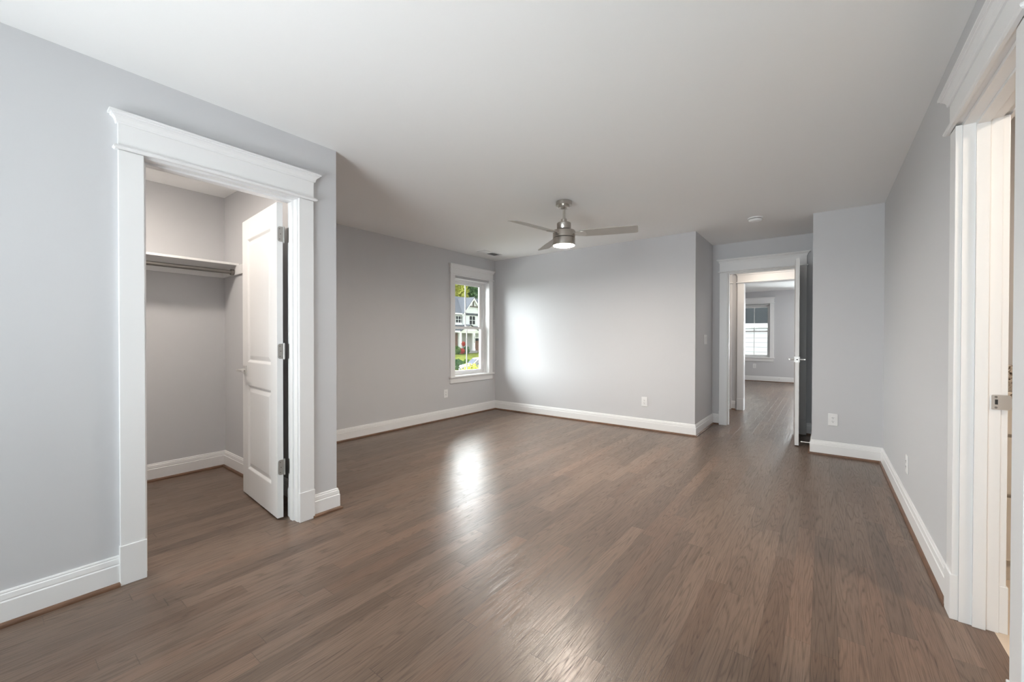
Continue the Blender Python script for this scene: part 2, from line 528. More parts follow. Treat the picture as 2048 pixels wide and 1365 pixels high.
# rear wall behind the camera with two windows
bm = BM()
RW = [(-2.30, -1.20, 0.585, 2.062), (-0.95, 0.15, 0.585, 2.062)]
mbox(bm, PB, -2.76, RW[0][0], -0.15, 0, 0, H); mbox(bm, PB, RW[0][1], RW[1][0], -0.15, 0, 0, H); mbox(bm, PB, RW[1][1], XR + 0.12, -0.15, 0, 0, H)
for w in RW:
    mbox(bm, PB, w[0], w[1], -0.15, 0, 0, w[2]); mbox(bm, PB, w[0], w[1], -0.15, 0, w[3], H)
struct('wall_front', bm, M['wall'], 'grey wall behind the camera with two windows', 'wall')
# bath walls
bm = BM(); box(bm, XR + 0.109, 2.9, 3.6, 3.72, 0, H); struct('wall_bath_rear', bm, M['wall'], 'bathroom wall behind the vanity', 'wall')
bm = BM(); box(bm, 2.78, 2.9, 0.3, 3.6, 0, H); struct('wall_bath_side', bm, M['wall'], 'bathroom wall opposite the doorway', 'wall')
bm = BM(); box(bm, XR + 0.109, 2.9, 0.18, 0.3, 0, H); struct('wall_bath_near', bm, M['wall'], 'bathroom wall nearest the camera', 'wall')
# hall and far room
bm = BM(); box(bm, -3.2, -3.08, YD + 0.12, HW, 0, H); struct('wall_hall_end', bm, M['wall'], 'end wall of the hall', 'wall')
bm = BM(); box(bm, 1.6, 1.72, YD + 0.12, HW, 0, H); struct('wall_hall_near_end', bm, M['wall'], 'other end wall of the hall', 'wall')
HO = (-1.022 - 0.02, 0.03, 0, 2.09)
struct('wall_hall', wall_with_hole(PH, -3.2, 1.72, 0.12, HO), M['wall'], 'hall wall around the doorway to the far room', 'wall')
FO = (-1.90, -1.14, 0.63, 2.08)
FO2 = (-0.28, 0.48, 0.63, 2.08)
bm = BM()
mbox(bm, PF, -3.2, FO[0], -0.19, 0, 0, H); mbox(bm, PF, FO[1], FO2[0], -0.19, 0, 0, H); mbox(bm, PF, FO2[1], 1.72, -0.19, 0, 0, H)
for w in (FO, FO2):
    mbox(bm, PF, w[0], w[1], -0.19, 0, 0, w[2]); mbox(bm, PF, w[0], w[1], -0.19, 0, w[3], H)
struct('wall_far', bm, M['wall'], 'pale grey wall of the far room around its window', 'wall')
bm = BM(); box(bm, -3.2, -3.08, HW + 0.12, FW, 0, H); struct('wall_far_side', bm, M['wall'], 'far room side wall', 'wall')
bm = BM(); box(bm, 1.6, 1.72, HW + 0.12, FW, 0, H); struct('wall_far_opposite', bm, M['wall'], 'far room opposite side wall', 'wall')

# ------------------------------------------------------------------ baseboards
BASE = [(0, 0), (0.016, 0), (0.016, 0.0985), (0.0125, 0.1025), (0.0125, 0.1055), (0.0135, 0.1075), (0.011, 0.128), (0.0075, 0.1315), (0.0075, 0.1335), (0.0085, 0.1355), (0.006, 0.141), (0, 0.142)]
SHOE = [(0.016, 0.0), (0.030, 0.0), (0.030, 0.007), (0.028, 0.013), (0.024, 0.017), (0.016, 0.019)]
def base_run(path, side, names):
    bs = sweep_segments(path, BASE, side); ss = sweep_segments(path, SHOE, side)
    for b, s, nm in zip(bs, ss, names):
        if nm is None: b.free(); s.free(); continue
        o = link_mesh('baseboard_' + nm[0], b, M['trim']); tag(o, nm[1], 'baseboard', None, 'structure')
        c = link_mesh('shoe_molding', s, M['shoe'], o); c['label'] = 'brown stained wood shoe molding'
base_run([(XL, YF), (XL, 0.394)], 1, [('left_near', 'white baseboard on the closet wall, nearest the camera')])
base_run([(XL, 1.304), (XL, Y1), (XW, Y1), (XW, YB), (XB, YB), (XB, YD), (-1.118, YD)], 1,
         [('left_end', 'short white baseboard between closet casing and wall corner'), ('left_return', 'white baseboard on the closet end wall, bedroom side'),
          ('window', 'white baseboard under the bedroom window'), ('back', 'long white baseboard along the back wall'),
          ('alcove', 'white baseboard on the short alcove side wall under the light switch'), ('entry', 'tiny white baseboard piece between alcove corner and entry door casing')])
base_run([(-0.157, YD), (XC, YD), (XC, YR), (XR, YR), (XR, 2.546)], 1,
         [('entry_corner', 'short white baseboard behind the open entry door'), ('alcove_side', 'white baseboard on the hidden side of the pier'),
          ('pier', 'white baseboard on the bluish pier beside the entry door'), ('right', 'long white baseboard on the side wall up to the bathroom casing')])
base_run([(XL - 0.12, 0.38), (XL - 0.12, -0.6), (XCB, -0.6), (XCB, YCR), (XL - 0.12, YCR), ], 1,
         [None, None, ('closet_rear', 'white baseboard along the closet rear wall'), ('closet_end', 'white baseboard on the closet end wall behind the closet door')])
base_run([(-1.196, HW), (-1.140, HW)], 1, [('hall', 'narrow white baseboard between the two hall door casings')])
base_run([(-3.08, FW), (1.6, FW)], 1, [('far', 'white baseboard under the far room window')])

# ------------------------------------------------------------------ door casings
def crown_prof(z0, h=0.05, proj=0.034):
    return [(0, z0), (0.006, z0), (0.009, z0 + 0.006), (0.009, z0 + 0.012), (0.013, z0 + 0.022), (0.021, z0 + 0.031), (0.026, z0 + 0.033),
            (0.026, z0 + 0.039), (proj, z0 + 0.041), (proj, z0 + h), (0, z0 + h)]
def bead_prof(z0):
    return [(0, z0), (0.012, z0), (0.017, z0 + 0.004), (0.019, z0 + 0.009), (0.017, z0 + 0.014), (0.012, z0 + 0.018), (0, z0 + 0.018)]
CAS_T, FRZ_T = 0.020, 0.022
def header(P, root, aL, aR, zb, zc, flip=1):
    """Craftsman header over casing aL..aR: bead at zb, frieze, crown at zc."""
    bm = BM(); mbox(bm, P, aL, aR, 0, FRZ_T, zb + 0.009, zc + 0.02)
    link_mesh('header_board', bm, M['trim'], root)
    path = [(aL, 0), (aL, FRZ_T), (aR, FRZ_T), (aR, 0)]
    PP = lambda a, d, z: P(a, d, z)
    link_mesh('crown_molding', join_bm(sweep_segments(path, crown_prof(zc), -1, PP)), M['trim'], root)
    link_mesh('bead_molding', join_bm(sweep_segments(path, bead_prof(zb), -1, PP)), M['trim'], root)

def casing(name, P, j0, j1, t, label, stop=None, head=2.045, both=True, zc=2.172, plinth=True, legs=(1, 1)):
    """Doorway trim: jamb faces at a=j0, j1; legs .0915 wide, set back 6 mm; jamb through wall thickness t."""
    root = empty(name, P((j0 + j1) / 2, 0, 0), label, 'door trim', None, 'structure')
    rv, w = 0.006, 0.0905
    c0, c1 = j0 - rv, j1 + rv
    if legs[0]:
        bm = BM(); mbox(bm, P, c0 - w, c0, 0, CAS_T, 0.185, head + rv); link_mesh('casing_leg', bm, M['trim'], root, bevel=0.0015)
        bm = BM(); mbox(bm, P, c0 - w - 0.003, c0 + 0.003, 0, 0.026, 0, 0.187); link_mesh('plinth_block', bm, M['trim'], root, bevel=0.0025)
    if legs[1]:
        bm = BM(); mbox(bm, P, c1, c1 + w, 0, CAS_T, 0.185, head + rv); link_mesh('casing_leg', bm, M['trim'], root, bevel=0.0015)
        bm = BM(); mbox(bm, P, c1 - 0.003, c1 + w + 0.003, 0, 0.026, 0, 0.187); link_mesh('plinth_block', bm, M['trim'], root, bevel=0.0025)
    header(P, root, c0 - w, c1 + w, head + rv, zc)
    bm = BM()
    mbox(bm, P, j0 - 0.019, j0, -t, 0, 0, head + 0.019)
    mbox(bm, P, j1, j1 + 0.019, -t, 0, 0, head + 0.019)
    mbox(bm, P, j0, j1, -t, 0, head, head + 0.019)
    link_mesh('door_jamb', bm, M['trim'], root)
    if stop:
        s0, s1 = stop
        bm = BM()
        mbox(bm, P, j0, j0 + 0.011, s0, s1, 0, head); mbox(bm, P, j1 - 0.011, j1, s0, s1, 0, head); mbox(bm, P, j0 + 0.011, j1 - 0.011, s0, s1, head - 0.011, head)
        link_mesh('stop_molding', bm, M['trim'], root, bevel=0.001)
    if both:
        Q = lambda a, d, z: P(a, -t - d, z)
        for (s, e) in ((c0 - w, c0), (c1, c1 + w)):
            bm = BM(); mbox(bm, Q, s, e, 0, CAS_T, 0.185, head + rv); link_mesh('casing_leg', bm, M['trim'], root, bevel=0.0015)
            bm = BM(); mbox(bm, Q, s - 0.003, e + 0.003, 0, 0.026, 0, 0.187); link_mesh('plinth_block', bm, M['trim'], root, bevel=0.0025)
        header(Q, root, c0 - w, c1 + w, head + rv, zc)
    return root

trim_closet = casing('trim_1', PL, 0.492, 1.2155, 0.12, 'white craftsman casing around the walk-in closet doorway', stop=(-0.084, -0.045))
trim_entry = casing('trim_2', PD, -1.021, -0.258, 0.12, 'white craftsman casing around the bedroom entry doorway', stop=(-0.08, -0.042), zc=2.178)
trim_bath = casing('trim_3', PR, 1.8005, 2.4515, 0.109, 'white casing around the bathroom doorway on the side wall', stop=(-0.073, -0.036))
trim_far = casing('trim_4', PH, -1.022, 0.03, 0.12, 'white casing around the hall doorway to the far room', head=2.06, zc=2.19)
trim_hall = casing('trim_5', PH, -2.06, -1.294, 0.12, 'white casing of the neighbouring hall doorway, mostly hidden', head=2.06, zc=2.19, both=False)

# strike plate with a long lip on the bathroom jamb (faces the camera side of the opening)
sp = BM()
P2 = lambda x, z, k: Vector((x, 2.4515 - (0.0005 + 0.002 * k), z))
xs0, xs1, zc_ = 0.532, 0.588, 0.918
pts = []
hw = 0.0295
for (cx, cz, a0) in ((xs1 - 0.012, zc_ + hw - 0.012, 90), (xs1 - 0.012, zc_ - hw + 0.012, 0)):
    pass
prof = [(xs0 + 0.004, zc_ - hw), (xs1 - 0.008, zc_ - hw), (xs1 - 0.003, zc_ - hw + 0.004), (xs1, zc_ - hw + 0.016), (xs1 + 0.001, zc_), (xs1, zc_ + hw - 0.016), (xs1 - 0.003, zc_ + hw - 0.004), (xs1 - 0.008, zc_ + hw), (xs0 + 0.004, zc_ + hw), (xs0, zc_ + hw - 0.005), (xs0, zc_ - hw + 0.005)]
prism(sp, prof, P2)
strike = link_mesh('strike_plate', sp, M['satin'], trim_bath, bevel=0.0008); strike['label'] = 'satin metal strike plate'
bm = BM()
box(bm, xs0 + 0.011, xs0 + 0.019, 2.4480, 2.4492, zc_ - 0.009, zc_ + 0.011)
link_mesh('latch_hole', bm, M['blackgap'], strike)
for dz in (-0.021, 0.021):
    bm = BM(); tube(bm, (xs0 + 0.014, 2.4492, zc_ + dz), (xs0 + 0.014, 2.4482, zc_ + dz), 0.0042, 12)
    link_mesh('screw', bm, M['darkmetal'], strike)
# small strike on the entry jamb
bm = BM(); box(bm, -1.0209, -1.0185, YD + 0.008, YD + 0.034, 0.95, 1.012)
s2 = link_mesh('strike_plate', bm, M['satin'], trim_entry, bevel=0.0008); s2['label'] = 'satin metal strike plate'

# ------------------------------------------------------------------ doors
def door_leaf_bm(E, w, t, panels, z0, z1):
    """Moulded two-panel leaf. E(a, b, z): a along width from hinge, b through thickness (0 front)."""
    bm = BM()
    As = sorted({0, w} | {p for q in panels for p in q[:2]})
    Zs = sorted({z0, z1} | {p for q in panels for p in q[2:]})
    for side in (0, 1):
        D = lambda a, z, dep: E(a, dep if side == 0 else t - dep, z)
        for i in range(len(As) - 1):
            for j in range(len(Zs) - 1):
                r = (As[i], As[i + 1], Zs[j], Zs[j + 1])
                if any(abs(r[0] - p[0]) < 1e-6 and abs(r[1] - p[1]) < 1e-6 and abs(r[2] - p[2]) < 1e-6 and abs(r[3] - p[3]) < 1e-6 for p in panels):
                    prev = None
                    for ins, dep in ((0, 0), (0.005, 0.0015), (0.018, 0.0095), (0.024, 0.0095), (0.05, 0.004)):
                        cur = [bm.verts.new(D(a, z, dep)) for a, z in ((r[0] + ins, r[2] + ins), (r[1] - ins, r[2] + ins), (r[1] - ins, r[3] - ins), (r[0] + ins, r[3] - ins))]
                        if prev:
                            for k in range(4):
                                bm.faces.new((prev[k], prev[(k + 1) % 4], cur[(k + 1) % 4], cur[k]))
                        prev = cur
                    bm.faces.new(prev)
                else:
                    bm.faces.new([bm.verts.new(D(a, z, 0)) for a, z in ((r[0], r[2]), (r[1], r[2]), (r[1], r[3]), (r[0], r[3]))])
    def quad(*p): bm.faces.new([bm.verts.new(E(*q)) for q in p])
    for i in range(len(Zs) - 1):
        for a in (0, w):
            quad((a, 0, Zs[i]), (a, t, Zs[i]), (a, t, Zs[i + 1]), (a, 0, Zs[i + 1]))
    for i in range(len(As) - 1):
        for z in (z0, z1):
            quad((As[i], 0, z), (As[i + 1], 0, z), (As[i + 1], t, z), (As[i], t, z))
    return bm

def lever(E, a, z, t, leaf, front):
    """Square rosette and straight lever; front=True on the b<0 side."""
    s = -1 if front else 1
    b0 = 0 if front else t
    bm = BM()
    q = [bm.verts.new(E(a + da, b0 + s * db, z + dz)) for da in (-0.032, 0.032) for db in (0.0, 0.008) for dz in (-0.032, 0.032)]
    for f in ((0, 1, 3, 2), (4, 6, 7, 5), (0, 4, 5, 1), (2, 3, 7, 6), (0, 2, 6, 4), (1, 5, 7, 3)):
        bm.faces.new([q[i] for i in f])
    ros = link_mesh('rosette', bm, M['satin'], leaf, bevel=0.0012); ros['label'] = 'square satin metal rosette'
    bm = BM()
    tube(bm, E(a, b0 + s * 0.008, z), E(a, b0 + s * 0.05, z), 0.010, 16)
    q = [bm.verts.new(E(a + da, b0 + s * db, z + dz)) for da in (-0.118, 0.012) for db in (0.044, 0.058) for dz in (-0.007, 0.007)]
    for f in ((0, 1, 3, 2), (4, 6, 7, 5), (0, 4, 5, 1), (2, 3, 7, 6), (0, 2, 6, 4), (1, 5, 7, 3)):
        bm.faces.new([q[i] for i in f])
    l = link_mesh('lever_handle', bm, M['satin'], leaf, bevel=0.001); l['label'] = 'straight satin metal lever'

def hinge_parts(root, E, pin, z, leafw, t, jamb):
    """Butt hinge with rounded leaf on the door edge, a knuckle and the jamb leaf."""
    bm = BM()
    pts = []
    h, w, rr = 0.048, leafw, 0.013
    ring = [(0, -h), (0, h)]
    for k in range(5):
        an = R(90 - 22.5 * k); ring.append((w - rr + rr * math.cos(an), h - rr + rr * math.sin(an)))
    for k in range(5):
        an = R(0 - 22.5 * k); ring.append((w - rr + rr * math.cos(an), -h + rr + rr * math.sin(an)))
    prism(bm, [(b, z + dz) for b, dz in ring], lambda b, zz, k: E(-0.0004 - 0.0022 * k, t - b, zz))
    tube(bm, (pin.x, pin.y, z - 0.05), (pin.x, pin.y, z + 0.05), 0.0062, 12)
    tube(bm, (pin.x, pin.y, z - 0.053), (pin.x, pin.y, z + 0.053), 0.0042, 12)
    J = jamb
    q = [bm.verts.new(Vector((x, y, zz))) for x in (J[0], J[1]) for y in (J[2], J[3]) for zz in (z - h, z + h)]
    for f in ((0, 1, 3, 2), (4, 6, 7, 5), (0, 4, 5, 1), (2, 3, 7, 6), (0, 2, 6, 4), (1, 5, 7, 3)):
        bm.faces.new([q[i] for i in f])
    o = link_mesh('hinge', bm, M['hinge'], root); o['label'] = 'satin metal butt hinge'
    # screws and knuckle gaps
    for dz in (-0.033, 0, 0.033):
        b2 = BM(); p0 = E(-0.0026, t - w * (0.62 if dz else 0.45), z + dz); p1 = E(-0.0034, t - w * (0.62 if dz else 0.45), z + dz)
        tube(b2, p0, p1, 0.0036, 10); link_mesh('screw', b2, M['darkmetal'], o)
    return o

# closet door: hinged at the far jamb, swung into the closet just past square
th = R(94.2)
pinC = Vector((XL - 0.12 - 0.010, 1.2010, 0))
eC = Vector((-math.cos(th - R(90)), math.sin(th - R(90)), 0))       # along the leaf
nC = Vector((eC.y, -eC.x, 0))                                       # from front face to rear face
if nC.y < 0: nC = -nC
W_C, T_C = 0.708, 0.035
orgC = Vector((-2.7660, 1.1490, 0))
EC = lambda a, b, z: orgC + eC * a + nC * b + Vector((0, 0, z))
door1 = empty('door_1', orgC, 'white two-panel closet door standing open inside the walk-in closet', 'door', None, 'structure')
leaf = link_mesh('door_leaf', door_leaf_bm(EC, W_C, T_C, [(0.112, W_C - 0.112, 0.205, 0.825), (0.112, W_C - 0.112, 0.99, 1.89)], 0.012, 2.035), M['door'], door1)
for z in (0.336, 1.083, 1.834):
    hinge_parts(door1, EC, Vector((-2.7650, 1.1915, 0)), z, 0.030, T_C, (-2.7615, -2.7330, 1.2130, 1.2153))
lever(EC, W_C - 0.062, 0.93, T_C, leaf, True)
lever(EC, W_C - 0.062, 0.93, T_C, leaf, False)

# entry door: hinged at the pier side, swung into the alcove
an = R(3.5)
eE = Vector((math.sin(an), -math.cos(an), 0)); nE = Vector((-math.cos(an), -math.sin(an), 0))   # front = room face (toward +x)
orgE = Vector((-0.2500, YD - 0.004, 0))
EE = lambda a, b, z: orgE + eE * a + nE * b + Vector((0, 0, z))
W_E, T_E = 0.728, 0.035
door2 = empty('door_2', orgE, 'white two-panel entry door seen edge-on, open into the alcove', 'door', None, 'structure')
leafE = link_mesh('door_leaf', door_leaf_bm(EE, W_E, T_E, [(0.112, W_E - 0.112, 0.205, 0.825), (0.112, W_E - 0.112, 0.99, 1.89)], 0.012, 2.035), M['door'], door2)
for z in (0.336, 1.083, 1.834):
    hinge_parts(door2, EE, Vector((-0.2515, YD - 0.001, 0)), z, 0.030, T_E, (-0.2605, -0.2582, YD + 0.003, YD + 0.03))
lever(EE, W_E - 0.062, 0.94, T_E, leafE, True)
lever(EE, W_E - 0.062, 0.94, T_E, leafE, False)
bm = BM()
q = [bm.verts.new(EE(W_E + da, T_E / 2 + db, 0.94 + dz)) for da in (0.0, 0.0016) for db in (-0.0125, 0.0125) for dz in (-0.0285, 0.0285)]
for f in ((0, 1, 3, 2), (4, 6, 7, 5), (0, 4, 5, 1), (2, 3, 7, 6), (0, 2, 6, 4), (1, 5, 7, 3)):
    bm.faces.new([q[i] for i in f])
lp = link_mesh('latch_plate', bm, M['satin'], leafE); lp['label'] = 'satin metal latch plate'
for dz, rr in ((0, 0.0075), (-0.021, 0.0032), (0.021, 0.0032)):
    bm = BM(); tube(bm, EE(W_E + 0.001, T_E / 2, 0.94 + dz), EE(W_E + 0.0025, T_E / 2, 0.94 + dz), rr, 12)
    link_mesh('latch_bolt' if dz == 0 else 'screw', bm, M['blackgap'] if dz == 0 else M['darkmetal'], lp)

# ------------------------------------------------------------------ windows
def window(name, P, o, label, zb, zc, wallt, casings=True, muntin=True, lock=True):
    """Double-hung window with craftsman trim. o = (a0, a1, z0, z1) clear jamb opening."""
    a0, a1, z0, z1 = o
    root = empty(name, P((a0 + a1) / 2, 0, z0), label, 'window', None, 'structure')
    w = 0.0905
    if casings:
        for s, e in ((a0 - w, a0), (a1, a1 + w)):
            bm = BM(); mbox(bm, P, s, e, 0, CAS_T, z0 + 0.012, zb + 0.005); link_mesh('casing_leg', bm, M['trim'], root, bevel=0.0015)
        header(P, root, a0 - w, a1 + w, zb, zc)
        bm = BM(); mbox(bm, P, a0 - w, a1 + w, 0, 0.018, z0 - 0.092, z0 - 0.012); link_mesh('window_apron', bm, M['trim'], root, bevel=0.0015)
        bm = BM(); mbox(bm, P, a0 - w - 0.022, a1 + w + 0.022, 0, 0.045, z0 - 0.012, z0 + 0.012); mbox(bm, P, a0, a1, -0.10, 0.0, z0 - 0.012, z0 + 0.012)
        link_mesh('window_sill', bm, M['trim'], root, bevel=0.004)
    # jamb extension and vinyl frame
    bm = BM()
    mbox(bm, P, a0 - 0.018, a0, -wallt, 0, z0 - 0.02, z1 + 0.018); mbox(bm, P, a1, a1 + 0.018, -wallt, 0, z0 - 0.02, z1 + 0.018)
    mbox(bm, P, a0, a1, -wallt, 0, z1, z1 + 0.018); mbox(bm, P, a0, a1, -wallt, -0.10, z0 - 0.02, z0 + 0.012)
    link_mesh('window_frame', bm, M['trim'], root)
    b0, b1 = a0 + 0.022, a1 - 0.022
    bm = BM()
    for s, e in ((a0, b0), (b1, a1)): mbox(bm, P, s, e, -wallt + 0.01, -0.085, z0 + 0.012, z1)
    mbox(bm, P, b0, b1, -wallt + 0.01, -0.085, z1 - 0.022, z1); mbox(bm, P, b0, b1, -wallt + 0.01, -0.085, z0 + 0.012, z0 + 0.03)
    link_mesh('sash_track', bm, M['vinyl'], root, bevel=0.002)
    zm = (z0 + z1) / 2 + 0.02
    st = 0.044
    def sash(nm, d0, d1, s0, s1, rb, rt):
        bm = BM()
        mbox(bm, P, b0, b0 + st, d0, d1, s0, s1); mbox(bm, P, b1 - st, b1, d0, d1, s0, s1)
        mbox(bm, P, b0 + st, b1 - st, d0, d1, s0, s0 + rb); mbox(bm, P, b0 + st, b1 - st, d0, d1, s1 - rt, s1)
        so = link_mesh(nm, bm, M['vinyl'], root, bevel=0.003)
        dm = (d0 + d1) / 2
        bm = BM(); mbox(bm, P, b0 + st, b1 - st, dm - 0.003, dm + 0.003, s0 + rb, s1 - rt)
        link_mesh('pane', bm, M['pane'], so)
        if muntin:
            c = (b0 + b1) / 2
            bm = BM(); mbox(bm, P, c - 0.0075, c + 0.0075, dm - 0.0055, dm + 0.0055, s0 + rb, s1 - rt)
            link_mesh('muntin', bm, M['vinyl'], so)
    sash('lower_sash', -0.128, -0.098, z0 + 0.03, zm, 0.045, 0.036)
    sash('upper_sash', -0.162, -0.132, zm - 0.036, z1 - 0.022, 0.036, 0.040)
    if lock:
        c = (b0 + b1) / 2
        bm = BM(); mbox(bm, P, c - 0.03, c + 0.03, -0.124, -0.104, zm, zm + 0.008); tube(bm, P(c, -0.114, zm + 0.006), P(c, -0.114, zm + 0.016), 0.012, 12)
        mbox(bm, P, c - 0.006, c + 0.045, -0.12, -0.108, zm + 0.011, zm + 0.016)
        link_mesh('sash_lock', bm, M['satin'], root)
    return root
window('window_1', PW, (4.2245, 4.9855, 0.597, 2.05), 'white double-hung bedroom window looking onto the house across the street', 2.088, 2.200, 0.19)
window('window_2', PF, (-1.897, -1.137, 0.640, 2.07), 'white double-hung window in the far room seen through the doorways', 2.108, 2.222, 0.19)
window('window_3', PF, (-0.277, 0.477, 0.640, 2.07), 'unseen second far room window added to light that room', 2.108, 2.222, 0.19, lock=False)  # added out of view so the far room gets more light
window('window_4', PB, (-2.297, -1.203, 0.597, 2.05), 'bedroom window behind the camera beside the closet wall', 2.088, 2.200, 0.15, lock=False)
window('window_5', PB, (-0.947, 0.147, 0.597, 2.05), 'bedroom window behind the camera beside the bathroom wall', 2.088, 2.200, 0.15, lock=False)
portal('sky_portal', (XW - 0.195, 4.605, 1.32), (1, 0, 0), 0.80, 1.50)
portal('sky_portal', (-1.517, FW + 0.20, 1.36), (0, -1, 0), 0.8, 1.5)
daylight('far_room_fill', (0.10, FW + 0.22, 1.36), (0, -1, 0), 0.75, 1.4, 60)  # added area lamp brightening the far room

# ------------------------------------------------------------------ ceiling fan
FX, FY = -1.926, 3.311
fan = empty('ceiling_fan', (FX, FY, 0), 'brushed nickel three-blade ceiling fan with a lit drum light', 'ceiling fan')
fan.location = (FX, FY, 2.007); WLOC[fan.name] = Vector((FX, FY, 2.007))
c = (FX, FY, 0)
bm = BM(); lathe(bm, [(0, H), (0.074, H), (0.0755, H - 0.002), (0.0755, H - 0.034), (0.073, H - 0.036), (0.052, H - 0.0365), (0.052, H - 0.056), (0.049, H - 0.059), (0.030, H - 0.0605), (0.026, H - 0.066), (0.014, H - 0.070), (0, H - 0.070)], c, 48)
link_mesh('canopy', bm, M['nickel'], fan, smooth=True)
bm = BM(); tube(bm, (FX, FY, H - 0.075), (FX, FY, 2.27), 0.0105, 20)
link_mesh('downrod', bm, M['nickel'], fan, smooth=True)
bm = BM(); lathe(bm, [(0, 2.278), (0.026, 2.278), (0.0285, 2.275), (0.0285, 2.246), (0.044, 2.2455), (0.060, 2.244), (0.065, 2.238), (0.065, 2.186), (0.063, 2.183), (0, 2.183)], c, 48)
link_mesh('motor_housing', bm, M['nickel'], fan, smooth=True)
bm = BM(); lathe(bm, [(0, 2.185), (0.055, 2.185), (0.055, 2.165), (0, 2.165)], c, 40)
link_mesh('motor_gap', bm, M['blackgap'], fan)
bm = BM(); lathe(bm, [(0, 2.172), (0.085, 2.172), (0.100, 2.168), (0.1035, 2.162), (0.1035, 2.106), (0.102, 2.104), (0, 2.104)], c, 56)
link_mesh('blade_hub', bm, M['nickel'], fan, smooth=True)
bm = BM(); lathe(bm, [(0, 2.103), (0.098, 2.103), (0.098, 2.098), (0, 2.098)], c, 48)
link_mesh('seam_ring', bm, M['blackgap'], fan)
bm = BM(); lathe(bm, [(0, 2.098), (0.1035, 2.098), (0.104, 2.096), (0.104, 2.034), (0.1025, 2.032), (0.0975, 2.032), (0.0975, 2.045), (0, 2.045)], c, 56)
link_mesh('light_kit', bm, M['nickel'], fan, smooth=True)
M['lamp_warm'] = emit('lamp_diffuser_glow', (1.0, 0.90, 0.79, 1), 270.0)
bm = BM(); lathe(bm, [(0, 2.026), (0.05, 2.0265), (0.085, 2.029), (0.0965, 2.0335), (0.0965, 2.043), (0, 2.043)], c, 48)
link_mesh('light_diffuser', bm, M['lamp_warm'], fan, smooth=True)
def blade_bm():
    bm = BM()
    # plan outline along +x, rounded tip corners
    out = [(0.145, -0.050), (0.20, -0.062), (0.34, -0.066), (0.52, -0.066), (0.640, -0.064), (0.652, -0.060), (0.660, -0.050), (0.662, 0.050), (0.658, 0.060), (0.648, 0.065), (0.52, 0.066), (0.34, 0.066), (0.20, 0.062), (0.145, 0.050)]
    A = [bm.verts.new((x, y, -0.0035)) for x, y in out]; B = [bm.verts.new((x, y, 0.0035)) for x, y in out]
    n = len(out)
    for i in range(n):
        j = (i + 1) % n; bm.faces.new((A[i], A[j], B[j], B[i]))
    bm.faces.new(A[::-1]); bm.faces.new(B)
    return bm
def bracket_bm():
    bm = BM()
    out = [(0.085, -0.030), (0.11, -0.028), (0.14, -0.040), (0.185, -0.046), (0.205, -0.030), (0.212, 0.0), (0.205, 0.030), (0.185, 0.046), (0.14, 0.040), (0.11, 0.028), (0.085, 0.030)]
    A = [bm.verts.new((x, y, -0.0085)) for x, y in out]; B = [bm.verts.new((x, y, -0.0036)) for x, y in out]
    n = len(out)
    for i in range(n):
        j = (i + 1) % n; bm.faces.new((A[i], A[j], B[j], B[i]))
    bm.faces.new(A[::-1]); bm.faces.new(B)
    return bm
for k, a in enumerate((20, 140, 260)):
    rot = Matrix.Rotation(R(a), 4, 'Z') @ Matrix.Rotation(R(-13), 4, 'X')
    for nm, f, mt in (('fan_blade', blade_bm, M['blade']), ('blade_bracket', bracket_bm, M['nickel'])):
        b = f(); bmesh.ops.transform(b, matrix=Matrix.Translation((FX, FY, 2.138)) @ rot, verts=b.verts)
        link_mesh(nm, b, mt, fan, bevel=0.001)

# ------------------------------------------------------------------ ceiling fittings
sd = empty('smoke_detector', (-0.576, 4.967, H), 'round white smoke detector on the ceiling before the entry alcove', 'smoke detector')
bm = BM(); lathe(bm, [(0, H), (0.070, H), (0.070, H - 0.010), (0.067, H - 0.012), (0, H - 0.012)], (-0.576, 4.967, 0), 40); link_mesh('mounting_plate', bm, M['plastic'], sd, smooth=True)
bm = BM(); lathe(bm, [(0, H - 0.013), (0.058, H - 0.013), (0.058, H - 0.016), (0.062, H - 0.017), (0.062, H - 0.028), (0.055, H - 0.038), (0.035, H - 0.043), (0, H - 0.044)], (-0.576, 4.967, 0), 40); link_mesh('detector_body', bm, M['plastic'], sd, smooth=True)
bm = BM(); lathe(bm, [(0.0585, H - 0.0125), (0.0600, H - 0.0125), (0.0600, H - 0.0165), (0.0585, H - 0.0165)], (-0.576, 4.967, 0), 40); link_mesh('vent_slot', bm, M['blackgap'], sd)

